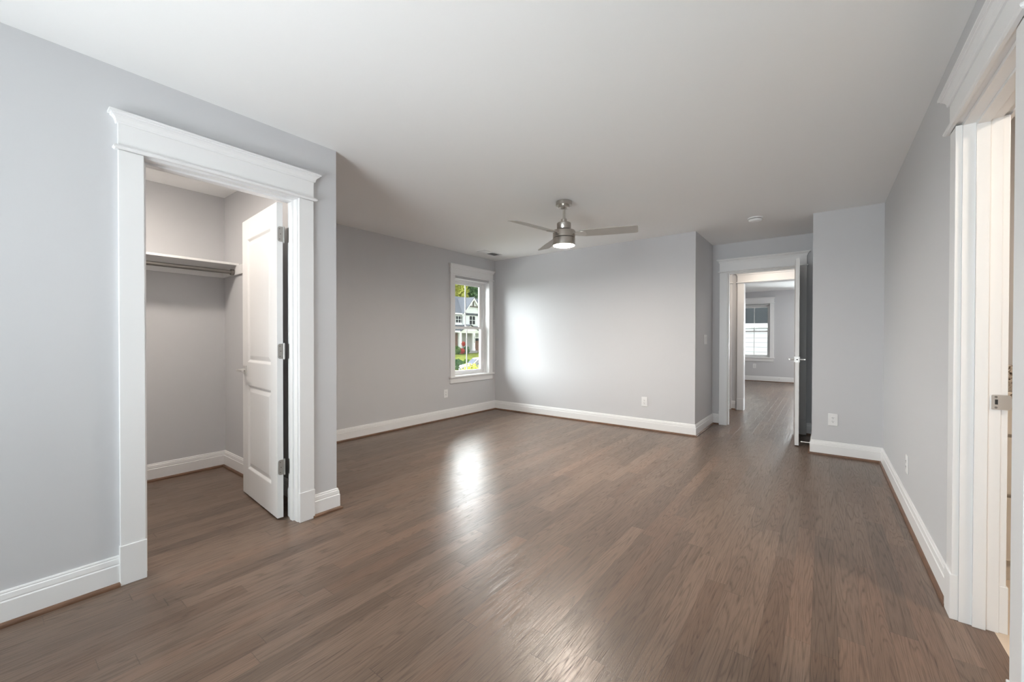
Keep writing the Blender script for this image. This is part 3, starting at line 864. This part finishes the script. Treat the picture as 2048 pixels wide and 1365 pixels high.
av = empty('air_vent', (-3.965, 4.633, H), 'white louvred air register in the ceiling near the window', 'air vent')
vx0, vx1, vy0, vy1 = -4.045, -3.885, 4.433, 4.833
bm = BM()
for (a, b, c_, d) in ((vx0, vx0 + 0.022, vy0, vy1), (vx1 - 0.022, vx1, vy0, vy1), (vx0 + 0.022, vx1 - 0.022, vy0, vy0 + 0.022), (vx0 + 0.022, vx1 - 0.022, vy1 - 0.022, vy1), (vx0 + 0.022, vx1 - 0.022, 4.605, 4.615)):
    box(bm, a, b, c_, d, H - 0.006, H)
link_mesh('vent_frame', bm, M['plastic'], av, bevel=0.002)
bm = BM(); box(bm, vx0 + 0.02, vx1 - 0.02, vy0 + 0.02, vy1 - 0.02, H - 0.0008, H - 0.0002)
link_mesh('vent_duct', bm, M['blackgap'], av)
bm = BM()
y = vy0 + 0.03
while y < vy1 - 0.028:
    tilt = 0.006 if y < 4.605 else -0.006
    if abs(y - 4.61) > 0.01:
        q = [bm.verts.new(p) for p in ((vx0 + 0.022, y - tilt, H - 0.002), (vx1 - 0.022, y - tilt, H - 0.002), (vx1 - 0.022, y + tilt, H - 0.009), (vx0 + 0.022, y + tilt, H - 0.009))]
        q2 = [bm.verts.new(p) for p in ((vx0 + 0.022, y - tilt + 0.0015, H - 0.002), (vx1 - 0.022, y - tilt + 0.0015, H - 0.002), (vx1 - 0.022, y + tilt + 0.0015, H - 0.009), (vx0 + 0.022, y + tilt + 0.0015, H - 0.009))]
        for i in range(4):
            j = (i + 1) % 4; bm.faces.new((q[i], q[j], q2[j], q2[i]))
        bm.faces.new(q); bm.faces.new(q2)
    y += 0.0145
link_mesh('louvre_slats', bm, M['plastic'], av)

# ------------------------------------------------------------------ outlets and switch
def outlet_proto(label, group):
    root = empty('power_outlet', (0, 0, 0), label, 'power outlet', group)
    bm = BM(); box(bm, -0.038, 0.038, -0.006, 0, -0.060, 0.060); link_mesh('cover_plate', bm, M['plastic'], root, bevel=0.003)
    bm = BM(); box(bm, -0.0165, 0.0165, -0.0085, -0.006, -0.0335, 0.0335); sock = link_mesh('socket_face', bm, M['plastic'], root, bevel=0.001)
    for s in (-0.018, 0.018):
        for dx, hh in ((-0.0065, 0.0045), (0.0065, 0.0038)):
            bm = BM(); box(bm, dx - 0.0012, dx + 0.0012, -0.0092, -0.0084, s + 0.003 - hh, s + 0.003 + hh); link_mesh('slot', bm, M['blackgap'], sock)
        bm = BM(); tube(bm, (0, -0.0092, s - 0.008), (0, -0.0084, s - 0.008), 0.0026, 10); link_mesh('ground_hole', bm, M['blackgap'], sock)
    return root
def copy_tree(o, parent=None):
    c_ = o.copy(); COL.objects.link(c_)
    if parent is not None: c_.parent = parent
    for ch in list(o.children): copy_tree(ch, c_)
    return c_
G = 'white duplex outlets low on the walls'
op = outlet_proto('white outlet on the back wall below its bright middle', G)
op.location = (-1.811, YB, 0.358)
for loc, rz, lab in (((XW, 4.054, 0.372), 90, 'white outlet on the window wall below the window'), ((0.081, YR, 0.362), 0, 'white outlet on the bluish pier beside the entry door'),
                     ((XR, 3.744, 0.333), -90, 'white outlet on the long side wall seen almost edge-on'), ((-1.492, FW, 0.412), 0, 'tiny white outlet under the far room window')):
    o2 = copy_tree(op); o2.location = loc; o2.rotation_euler = (0, 0, R(rz)); o2['label'] = lab
sw = empty('light_switch', (0, 0, 0), 'white rocker light switch on the alcove side wall', 'light switch')
bm = BM(); box(bm, -0.082, 0.082, -0.006, 0, -0.061, 0.061); link_mesh('switch_plate', bm, M['plastic'], sw, bevel=0.003)
for dx in (-0.046, 0, 0.046):
    bm = BM()
    prism(bm, [(-0.006, -0.033), (-0.0075, -0.033), (-0.0115, 0.033), (-0.006, 0.033)], lambda a, z, k, dx=dx: Vector((dx + (k - 0.5) * 0.031, a, z)))
    link_mesh('rocker', bm, M['plastic'], sw, bevel=0.0008)
sw.location = (XB, 5.672, 1.154); sw.rotation_euler = (0, 0, R(90))

# door stops on baseboards
def door_stop(loc, rz, label, tip='plastic'):
    r = empty('door_stop', (0, 0, 0), label, 'door stop', 'baseboard door stops')
    bm = BM(); lathe(bm, [(0, 0), (0.011, 0), (0.011, 0.004), (0.005, 0.006), (0, 0.006)], (0, 0, 0), 16); link_mesh('stop_base', bm, M['satin'], r)
    bm = BM(); lathe(bm, [(0, 0.005), (0.0042, 0.005), (0.0042, 0.066), (0, 0.066)], (0, 0, 0), 14); link_mesh('stop_rod', bm, M['plastic'], r)
    bm = BM(); lathe(bm, [(0, 0.064), (0.0065, 0.064), (0.0065, 0.076), (0.004, 0.079), (0, 0.079)], (0, 0, 0), 14); link_mesh('rubber_tip', bm, M[tip], r)
    r.location = loc; r.rotation_euler = rz
    return r
door_stop((XC - 0.016, 5.267, 0.078), (0, R(-90), 0), 'thin white door stop sticking out low behind the entry door')
ds2 = door_stop((-0.92, FW - 0.016, 0.095), (R(90), 0, 0), 'small dark-tipped door stop on the far room baseboard', 'darkmetal')

# ------------------------------------------------------------------ closet shelf and rod
sh = empty('closet_shelf', (-4.17, 0.4, 1.79), 'white closet shelf board on wall cleats', 'shelf')
bm = BM(); box(bm, XCB, -4.0, -0.6, YCR, 1.790, 1.809); link_mesh('shelf_board', bm, M['trim'], sh, bevel=0.002)
bm = BM(); box(bm, XCB, XCB + 0.018, -0.6, YCR, 1.712, 1.790); link_mesh('back_cleat', bm, M['trim'], sh, bevel=0.0015)
bm = BM(); box(bm, XCB + 0.018, -3.86, YCR - 0.018, YCR, 1.712, 1.790); link_mesh('end_cleat', bm, M['trim'], sh, bevel=0.0015)
rod = empty('closet_rod', (-4.06, 0.4, 1.735), 'grey metal hanging rod under the closet shelf', 'closet rod')
bm = BM(); tube(bm, (-4.06, -0.6, 1.735), (-4.06, YCR - 0.02, 1.735), 0.0165, 24); link_mesh('rod_tube', bm, M['darkmetal'], rod, smooth=True)
bm = BM(); tube(bm, (-4.06, YCR - 0.044, 1.735), (-4.06, YCR - 0.018, 1.735), 0.0255, 24); link_mesh('rod_socket', bm, M['darkmetal'], rod, bevel=0.003)

# ------------------------------------------------------------------ flush ceiling lamps of closet, hall and bathroom, and an added far room fill
def flush_lamp(loc, r, col, st, label):
    root = empty('flush_ceiling_light', loc, label, 'ceiling light')
    x, y, _ = loc
    bm = BM(); lathe(bm, [(0, H), (r + 0.012, H), (r + 0.012, H - 0.022), (r, H - 0.024), (r, H - 0.012), (0, H - 0.012)], (x, y, 0), 36); link_mesh('lamp_rim', bm, M['plastic'], root, smooth=True)
    bm = BM(); lathe(bm, [(0, H - 0.030), (r * 0.7, H - 0.029), (r - 0.002, H - 0.023), (r - 0.002, H - 0.013), (0, H - 0.013)], (x, y, 0), 36)
    link_mesh('lamp_diffuser', bm, emit('lamp_glow', col, st), root, smooth=True)
flush_lamp((-3.40, 0.42, H), 0.14, (1.0, 0.90, 0.80, 1), 60.0, 'round flush light on the ceiling of the closet')
flush_lamp((-0.70, 6.85, H), 0.14, (1.0, 0.83, 0.66, 1), 28.0, 'round flush light on the ceiling of the hall')
flush_lamp((1.5, 1.9, H), 0.16, (1.0, 0.84, 0.68, 1), 66.0, 'round flush light on the ceiling of the bathroom')

flush_lamp((0.6, 10.2, H), 0.16, (1.0, 0.95, 0.9, 1), 100.0, 'unseen round ceiling light added to brighten the far room')  # added lamp out of view, fills the far room with light

# ------------------------------------------------------------------ bathroom vanity
va = empty('bath_vanity', (1.75, 3.3, 0), 'pale vanity with drawers just visible past the bathroom jamb', 'vanity')
bm = BM(); box(bm, 0.60, 2.70, 3.02, 3.598, 0.0, 0.885); link_mesh('vanity_body', bm, M['vanity'], va)
for z0, z1 in ((0.71, 0.87), (0.42, 0.695), (0.10, 0.405)):
    for x0 in (0.605, 1.31, 2.0):
        bm = BM(); box(bm, x0, x0 + 0.68, 3.0, 3.02, z0, z1); d = link_mesh('drawer_front', bm, M['vanity'], va, bevel=0.002)
        bm = BM(); tube(bm, (x0 + 0.30, 2.975, (z0 + z1) / 2), (x0 + 0.40, 2.975, (z0 + z1) / 2), 0.005, 10)
        for k in (0.31, 0.39): tube(bm, (x0 + k, 3.0, (z0 + z1) / 2), (x0 + k, 2.975, (z0 + z1) / 2), 0.004, 8)
        link_mesh('drawer_pull', bm, M['satin'], d)
ct = empty('granite_countertop', (1.75, 3.3, 0.885), 'speckled grey granite vanity countertop with low backsplash', 'countertop')
bm = BM(); box(bm, 0.58, 2.72, 2.985, 3.598, 0.885, 0.915); link_mesh('counter_slab', bm, M['granite'], ct, bevel=0.003)
bm = BM(); box(bm, 0.58, 2.72, 3.58, 3.598, 0.915, 1.02); link_mesh('backsplash', bm, M['granite'], ct, bevel=0.002)

# ------------------------------------------------------------------ outdoors: ground, street, house, trees, car
M['grass'] = foliage_mat('lawn_grass', srgb(66, 76, 32), srgb(98, 100, 50), 0.9)
M['asphalt'] = paint('street_asphalt', srgb(66, 66, 66), 0.9, 0.2, 20, 0.1, 0.0, 0.0)
M['siding'] = lap_siding('white_lap_siding', srgb(226, 227, 228), 0.16, 0.85)
M['roof'] = lap_siding('dark_shingle_roof', srgb(88, 90, 96), 0.14, 0.85)
M['htrim'] = paint('house_trim_white', srgb(236, 236, 234), 0.6, 0.02, 30)
M['porchwall'] = lap_siding('porch_board_wall', srgb(176, 174, 170), 0.16, 0.9)
M['wooddoor'] = paint('brown_wood_door', srgb(120, 84, 66), 0.5, 0.1, 20, 0.25)
M['darkglass'] = paint('dark_house_glass', srgb(44, 46, 48), 0.15, 0, 10, 0, 0.0, 0.15)
M['siding2'] = lap_siding('pale_lap_siding', srgb(150, 151, 153), 0.167, 0.45)
M['concrete'] = paint('porch_concrete', srgb(150, 146, 144), 0.9, 0.1, 20, 0.1)
M['bounce_pale'] = paint('pale_bounce_surface', srgb(196, 194, 190), 0.9, 0.1, 20, 0.06, 0.0, 0.0)
M['beam'] = paint('dark_gable_timber', srgb(96, 88, 80), 0.7, 0.1, 20)
M['leafY'] = foliage_mat('yellow_green_leaves', srgb(130, 136, 52), srgb(206, 204, 112))
M['leafD'] = foliage_mat('deep_green_leaves', srgb(48, 78, 50), srgb(104, 132, 92))
M['leafM'] = foliage_mat('mid_green_leaves', srgb(64, 92, 44), srgb(112, 138, 74))
M['leafL'] = foliage_mat('lime_leaves', srgb(140, 152, 48), srgb(202, 206, 104))
M['flower'] = foliage_mat('red_flowers', srgb(160, 52, 44), srgb(200, 92, 78))
M['bark'] = paint('tree_bark', srgb(92, 78, 66), 0.9, 0.4, 12, 0.2)
M['carglass'] = paint('car_glass', srgb(78, 80, 92), 0.06, 0, 10)
M['tyre'] = paint('tyre_rubber', srgb(34, 34, 36), 0.8, 0.05, 40)

# ground: near yard, street, rising lawn
bm = BM()
gp = [(-4.6, -3.0), (-21.5, -2.8), (-22.0, -2.75), (-30.5, -2.62), (-31.0, -2.5), (-38, -2.25), (-46.5, -1.5), (-75, -1.3)]
for (xa, za), (xb, zb_) in zip(gp, gp[1:]):
    bm.faces.new([bm.verts.new(p) for p in ((xa, -40, za), (xa, 130, za), (xb, 130, zb_), (xb, -40, zb_))])
r = bmesh.ops.extrude_face_region(bm, geom=bm.faces[:])
bmesh.ops.translate(bm, verts=[v for v in r['geom'] if isinstance(v, bmesh.types.BMVert)], vec=(0, 0, -0.4))
tag(link_mesh('lawn', bm, M['grass']), 'green lawn rising to the house across the street', 'lawn', None, 'structure')
bm = BM(); prism(bm, [(-5.2, -3.0), (-21.5, -2.8), (-21.5, -2.74), (-5.2, -2.94)], lambda a, z, k: Vector((a, -12 + 17.5 * k, z)))
tag(link_mesh('bounce_slab', bm, M['bounce_pale']), 'unseen pale slab added below the bedroom window to bounce daylight up', 'bounce_slab', None, 'structure')  # unseen reflector slab, added to throw daylight onto the bedroom ceiling
bm = BM(); prism(bm, [(-22.0, -2.75), (-30.5, -2.62), (-30.5, -2.56), (-22.0, -2.69)], lambda a, z, k: Vector((a, -40 + 170 * k, z)))
tag(link_mesh('street', bm, M['asphalt']), 'grey asphalt street outside the bedroom window', 'street', None, 'structure')

# neighbouring house seen from the far room
bm = BM(); box(bm, -8, 6, 17.0, 17.4, -3.0, 5.5)
nb = empty('neighbor_house', (-1, 17.2, -3.0), 'white lap-sided neighbour house right outside the far room window', 'house')
link_mesh('house_wall', bm, M['siding2'], nb)
bm = BM(); box(bm, -2.42, -2.28, 16.96, 17.0, 1.55, 3.3); box(bm, -0.72, -0.58, 16.96, 17.0, 1.55, 3.3); box(bm, -2.28, -0.72, 16.95, 17.0, 1.55, 1.70); box(bm, -2.28, -0.72, 16.96, 17.0, 3.16, 3.3)
wf = link_mesh('window_trim', bm, M['htrim'], nb)
bm = BM(); box(bm, -2.28, -0.72, 16.985, 17.0, 1.70, 3.16); link_mesh('pane', bm, M['darkglass'], wf)
bm = BM(); box(bm, -8, 6, 12.9, 17, -3.4, -3.0); tag(link_mesh('side_yard', bm, M['grass']), 'side yard between the two houses', 'yard', None, 'structure')

# house across the street (front at x = -50)
HX = -50.0
hs = empty('house', (HX - 3, 54, -1.4), 'white gabled house with grey roof across the street', 'house')
def hpart(name, bm, mat, parent=None, **k): return link_mesh(name, bm, mat, parent or hs, **k)
bm = BM(); box(bm, HX - 9, HX - 0.6, 42.0, 51.6, -1.5, 5.35); box(bm, HX - 9, HX - 0.3, 51.55, 56.65, 2.9, 5.6); box(bm, HX - 9, HX - 0.6, 51.6, 60, -1.5, 2.9)
hpart('upper_wall', bm, M['siding'])
bm = BM(); box(bm, HX - 0.8, HX - 0.45, 49.0, 54.5, -1.2, 2.6); hpart('porch_wall', bm, M['porchwall'])
# main roof
bm = BM()
prism(bm, [(HX - 0.15, 5.20), (HX - 0.15, 5.42), (HX - 4.7, 8.95), (HX - 9.5, 5.4), (HX - 9.5, 5.2)], lambda a, z, k: Vector((a, 41.6 + 20 * k, z)))
hpart('main_roof', bm, M['roof'])
bm = BM(); box(bm, HX - 0.2, HX - 0.08, 41.6, 51.6, 5.22, 5.46); hpart('eave_fascia', bm, M['htrim'])
# gable
ga, gz, gl, gr, gf = 54.1, 8.43, 51.45, 56.75, 5.55
bm = BM(); prism(bm, [(gl + 0.15, gf), (gr - 0.15, gf), (ga, gz - 0.16)], lambda a, z, k: Vector((HX - 0.3 - 5 * k, a, z))); hpart('gable_wall', bm, M['siding'])
for s, e in (((gl - 0.25, gf - 0.28), (ga, gz)), ((gr + 0.25, gf - 0.28), (ga, gz))):
    bm = BM(); prism(bm, [s, e, (e[0], e[1] - 0.42), (s[0], s[1] - 0.30)], lambda a, z, k: Vector((HX + 0.05 - 0.25 * k, a, z))); hpart('rake_board', bm, M['htrim'])
    bm = BM(); prism(bm, [s, e, (e[0], e[1] + 0.10), (s[0], s[1] + 0.10)], lambda a, z, k: Vector((HX + 0.1 - 5.5 * k, a, z))); hpart('gable_roof', bm, M['roof'])
bm = BM(); box(bm, HX - 0.3, HX - 0.12, 52.72, 55.48, 6.72, 6.90); box(bm, HX - 0.3, HX - 0.12, 54.04, 54.18, 6.9, 8.0)
prism(bm, [(54.2, 8.0), (54.35, 7.95), (55.45, 6.8), (55.25, 6.8)], lambda a, z, k: Vector((HX - 0.3 + 0.2 * k, a, z)))
hpart('gable_timber', bm, M['beam'])
# windows
def hwin(y0, y1, z0, z1, x, nx, nz):
    bm = BM(); t = 0.12
    box(bm, x, x + 0.06, y0 - t, y0, z0 - t, z1 + t); box(bm, x, x + 0.06, y1, y1 + t, z0 - t, z1 + t); box(bm, x, x + 0.06, y0, y1, z1, z1 + t); box(bm, x, x + 0.08, y0, y1, z0 - t, z0)
    for i in range(1, nx):
        yy = y0 + (y1 - y0) * i / nx; box(bm, x, x + 0.05, yy - 0.045, yy + 0.045, z0, z1)
    for i in range(1, nz):
        zz = z0 + (z1 - z0) * i / nz; box(bm, x, x + 0.045, y0, y1, zz - 0.03, zz + 0.03)
    f = hpart('house_window', bm, M['htrim'])
    bm = BM(); box(bm, x - 0.02, x + 0.015, y0, y1, z0, z1); hpart('pane', bm, M['darkglass'], f)
hwin(48.75, 51.95, 3.83, 4.94, HX - 0.6, 5, 2)
hwin(53.15, 54.65, 3.60, 5.08, HX - 0.3, 2, 2)
bm = BM(); box(bm, HX - 0.6, HX - 0.48, 42, 51.6, 3.45, 3.66); hpart('belt_board', bm, M['htrim'])
# porch roof, pediment, beam, columns
bm = BM(); prism(bm, [(HX - 0.45, 3.36), (HX + 1.2, 2.40), (HX + 1.2, 2.32), (HX - 0.45, 2.3)], lambda a, z, k: Vector((a, 42 + 18 * k, z))); hpart('porch_roof', bm, M['roof'])
for ya, yb in ((42, 49.55), (53.95, 60)):
    bm = BM(); box(bm, HX + 1.12, HX + 1.26, ya, yb, 2.10, 2.38); hpart('porch_fascia', bm, M['htrim'])
bm = BM(); prism(bm, [(49.55, 2.28), (54.0, 2.28), (54.0, 2.36), (51.77, 3.3), (49.55, 2.36)], lambda a, z, k: Vector((HX + 1.3 - 1.6 * k, a, z))); hpart('porch_pediment', bm, M['htrim'])
for s, e in (((49.3, 2.28), (51.77, 3.4)), ((54.25, 2.28), (51.77, 3.4))):
    bm = BM(); prism(bm, [s, e, (e[0], e[1] + 0.10), (s[0], s[1] + 0.10)], lambda a, z, k: Vector((HX + 1.45 - 1.75 * k, a, z))); hpart('pediment_roof', bm, M['roof'])
bm = BM(); box(bm, HX + 0.6, HX + 1.2, 48.8, 54.0, 2.0, 2.3); hpart('porch_beam', bm, M['htrim'])
for y0, y1 in ((49.25, 49.73), (52.6, 53.1)):
    bm = BM(); box(bm, HX + 0.85, HX + 1.2, y0, y1, -1.1, 2.02); box(bm, HX + 0.81, HX + 1.24, y0 - 0.04, y1 + 0.04, -1.1, -0.75)
    pc = hpart('porch_column', bm, M['htrim'], bevel=0.02)
    if y0 > 50:
        for i, ch in enumerate('5880'):
            cu = bpy.data.curves.new('digit', 'FONT'); cu.body = ch; cu.size = 0.34; cu.align_x = 'CENTER'; cu.extrude = 0.015
            t = bpy.data.objects.new('house_number', cu); COL.objects.link(t)
            dg = bpy.context.evaluated_depsgraph_get(); me = bpy.data.meshes.new_from_object(t.evaluated_get(dg)); bpy.data.objects.remove(t)
            me.transform(Matrix.Translation((HX + 1.22, (y0 + y1) / 2, 1.35 - 0.34 * i)) @ Matrix.Rotation(R(90), 4, 'Z') @ Matrix.Rotation(R(90), 4, 'X'))
            b = BM(); b.from_mesh(me); link_mesh('number_digit', b, M['beam'], pc)
bm = BM(); box(bm, HX - 0.5, HX + 1.5, 47.6, 53.4, -1.5, -1.1); hpart('porch_floor', bm, M['concrete'])
bm = BM(); box(bm, HX - 0.5, HX - 0.38, 49.1, 50.3, -1.1, 1.95); hpart('front_door', bm, M['wooddoor'])
bm = BM(); box(bm, HX - 0.6, HX - 0.45, 54.75, 57.6, -1.5, 0.62); gd = hpart('garage_door', bm, M['wooddoor'])
bm = BM(); box(bm, HX - 0.6, HX - 0.44, 54.85, 57.5, 0.62, 1.08); hpart('pane', bm, M['darkglass'], gd)
bm = BM(); box(bm, HX - 0.6, HX - 0.42, 54.6, 57.8, 1.08, 1.28); hpart('garage_trim', bm, M['htrim'])

# foliage
def leaves(bm, c, rad, n, size, rng, hollow=0.55):
    for _ in range(n):
        while True:
            p = Vector((rng.uniform(-1, 1), rng.uniform(-1, 1), rng.uniform(-1, 1)))
            if hollow < p.length < 1: break
        k = 1 + 0.16 * math.sin(p.x * 9 + p.z * 7) * math.cos(p.y * 8)
        q = Vector((c[0] + p.x * rad[0] * k, c[1] + p.y * rad[1] * k, c[2] + p.z * rad[2] * k))
        s = size * rng.uniform(0.6, 1.3)
        u = Vector((rng.gauss(0, 1), rng.gauss(0, 1), rng.gauss(0, 1))).normalized()
        v = u.orthogonal().normalized()
        A = [bm.verts.new(q - u * s), bm.verts.new(q + v * s * 0.45 - u * s * 0.1), bm.verts.new(q + u * s), bm.verts.new(q - v * s * 0.45 + u * s * 0.1)]
        bm.faces.new(A)
def raw_mesh(name, bm, mat, parent):
    me = bpy.data.meshes.new(name)
    bmesh.ops.translate(bm, verts=bm.verts, vec=-WLOC[parent.name]); bm.to_mesh(me); bm.free(); me.materials.append(mat)
    o = bpy.data.objects.new(name, me); COL.objects.link(o); o.parent = parent; return o
def tree(name, base, top, crowns, mat, n, size, label, cat='tree', group=None, seed=1):
    rng = random.Random(seed)
    r = empty(name, base, label, cat, group)
    bm = BM()
    for cc, rad in crowns: leaves(bm, cc, rad, n, size, rng)
    raw_mesh('foliage', bm, mat, r)
    bm = BM(); tube(bm, base, (base[0], base[1], top), max(0.02, 0.02 * (top - base[2])), 10, 0.01 * (top - base[2]) + 0.008)
    for cc, rad in crowns: tube(bm, (base[0], base[1], base[2] + 0.45 * (top - base[2])), cc, 0.012 * (top - base[2]) + 0.004, 8, 0.006)
    link_mesh('trunk', bm, M['bark'], r)
    return r
TG = 'tall trees behind the house across the street'  # wide crowns out of view are added to shade the house from the sun
tree('shade_tree', (-63, 59.5, -1.4), 14, [((-63, 61.3, 11), (3.2, 3.8, 7.5)), ((-63, 53, 11), (3, 5.5, 8))], M['leafY'], 6500, 0.36, 'yellow-green tree behind the roof, first in the window', 'tree', TG, 3)
tree('shade_tree', (-66, 71.5, -1.4), 16, [((-66, 71.2, 12), (3.3, 4.2, 9)), ((-66, 73, 9), (3, 4, 6))], M['leafD'], 6500, 0.36, 'deep green tree behind the gable', 'tree', TG, 4)
tree('shade_tree', (-70, 75, -1.4), 16, [((-73.5, 74, 12), (3.4, 6, 9)), ((-73.5, 60, 14), (3, 10, 10))], M['leafM'], 7000, 0.42, 'mid green tree beyond the others, partly hidden', 'tree', TG, 5)
BG = 'bushes in front of the porch'
tree('porch_bush', (-47.0, 46.75, -1.55), -0.5, [((-47.0, 46.75, -0.85), (0.6, 0.65, 0.68))], M['leafM'], 1100, 0.10, 'green bush before the brown front door', 'bush', BG, 6)
tree('flowering_bush', (-47.0, 47.95, -1.55), -0.7, [((-47.0, 47.95, -1.0), (0.42, 0.42, 0.46))], M['flower'], 900, 0.08, 'red flowering bush at the porch column foot', 'bush', BG, 7)
tree('porch_bush', (-47.0, 49.0, -1.55), -0.3, [((-47.0, 49.0, -0.85), (0.5, 0.52, 0.66))], M['leafD'], 1100, 0.10, 'dark green bush beside the red flowers', 'bush', BG, 8)
tree('flowering_bush', (-48.0, 49.35, -1.52), 0.4, [((-48.0, 49.3, 0.15), (0.24, 0.35, 0.4))], M['flower'], 700, 0.08, 'tall red blossoms standing before the porch wall', 'bush', BG, 9)
SG = 'bushes along the street'
tree('street_bush', (-33, 33.0, -2.45), -1.3, [((-33, 33.0, -1.85), (0.55, 0.6, 0.6))], M['leafD'], 1200, 0.09, 'rounded dark bush beyond the hood of the white car', 'bush', SG, 10)
tree('street_bush', (-33.4, 34.9, -2.45), -1.5, [((-33.4, 34.9, -1.95), (0.6, 0.75, 0.55))], M['leafM'], 1200, 0.09, 'low green bush beyond the windshield of the white car', 'bush', SG, 11)
tree('young_tree', (-9.0, 9.62, -2.95), 0.3, [((-9.0, 9.62, -0.10), (0.42, 0.30, 0.46)), ((-9.0, 9.30, -0.28), (0.3, 0.25, 0.42)), ((-9.0, 10.0, -0.22), (0.3, 0.3, 0.42))], M['leafL'], 520, 0.05, 'lime green young tree top just below the bedroom window', 'tree', None, 12)

# white car parked across the street end of the lawn
CA = R(30)
CF = Vector((-27.0, 27.75, -2.6)); dA = Vector((math.sin(CA), math.cos(CA), 0)); dW = Vector((-math.cos(CA), math.sin(CA), 0))
CP = lambda a, w, z: CF + dA * a + dW * w + Vector((0, 0, z))
car = empty('car', CP(2.3, 0.92, 0), 'white boxy car parked on the street behind the lime tree', 'car')
M['carwhite'] = paint('white_car_paint', srgb(150, 150, 150), 0.4, 0, 10)
side = [(0.05, 0.42), (0.0, 0.80), (0.10, 1.06), (0.85, 1.20), (1.45, 1.74), (1.85, 1.80), (4.3, 1.78), (4.6, 1.2), (4.65, 0.45), (4.3, 0.30), (0.35, 0.30)]
bm = BM(); prism(bm, side, lambda a, z, k: CP(a, 1.85 * k, z)); link_mesh('car_body', bm, M['carwhite'], car, bevel=0.06)
for w0 in (-0.012, 1.842):
    bm = BM(); prism(bm, [(1.35, 1.22), (1.72, 1.66), (2.75, 1.68), (2.75, 1.22)], lambda a, z, k, w0=w0: CP(a, w0 + 0.02 * k, z))
    prism(bm, [(2.87, 1.22), (2.87, 1.68), (4.05, 1.66), (4.2, 1.22)], lambda a, z, k, w0=w0: CP(a, w0 + 0.02 * k, z))
    link_mesh('side_window', bm, M['carglass'], car)
bm = BM(); prism(bm, [(0.92, 1.25), (1.41, 1.69), (1.39, 1.72), (0.90, 1.28)], lambda a, z, k: CP(a, 0.12 + 1.61 * k, z)); link_mesh('windshield', bm, M['carglass'], car)
bm = BM(); prism(bm, [(-0.03, 0.62), (0.03, 0.62), (0.03, 0.84), (-0.03, 0.84)], lambda a, z, k: CP(a, 0.42 + 1.0 * k, z)); link_mesh('grille', bm, M['tyre'], car)
for w0 in (0.1, 1.45):
    bm = BM(); prism(bm, [(-0.02, 0.78), (0.06, 0.78), (0.06, 0.95), (-0.02, 0.93)], lambda a, z, k, w0=w0: CP(a, w0 + 0.3 * k, z)); link_mesh('headlight', bm, M['darkglass'], car)
for w0, s_ in ((-0.01, 1), (1.86, -1)):
    for a in (0.95, 3.75):
        bm = BM(); tube(bm, CP(a, w0, 0.36), CP(a, w0 + 0.22 * s_, 0.36), 0.36, 24); wh = link_mesh('wheel', bm, M['tyre'], car, bevel=0.02)
        bm = BM(); tube(bm, CP(a, w0 - 0.015 * s_, 0.36), CP(a, w0 + 0.03 * s_, 0.36), 0.22, 20); link_mesh('hubcap', bm, M['satin'], wh)
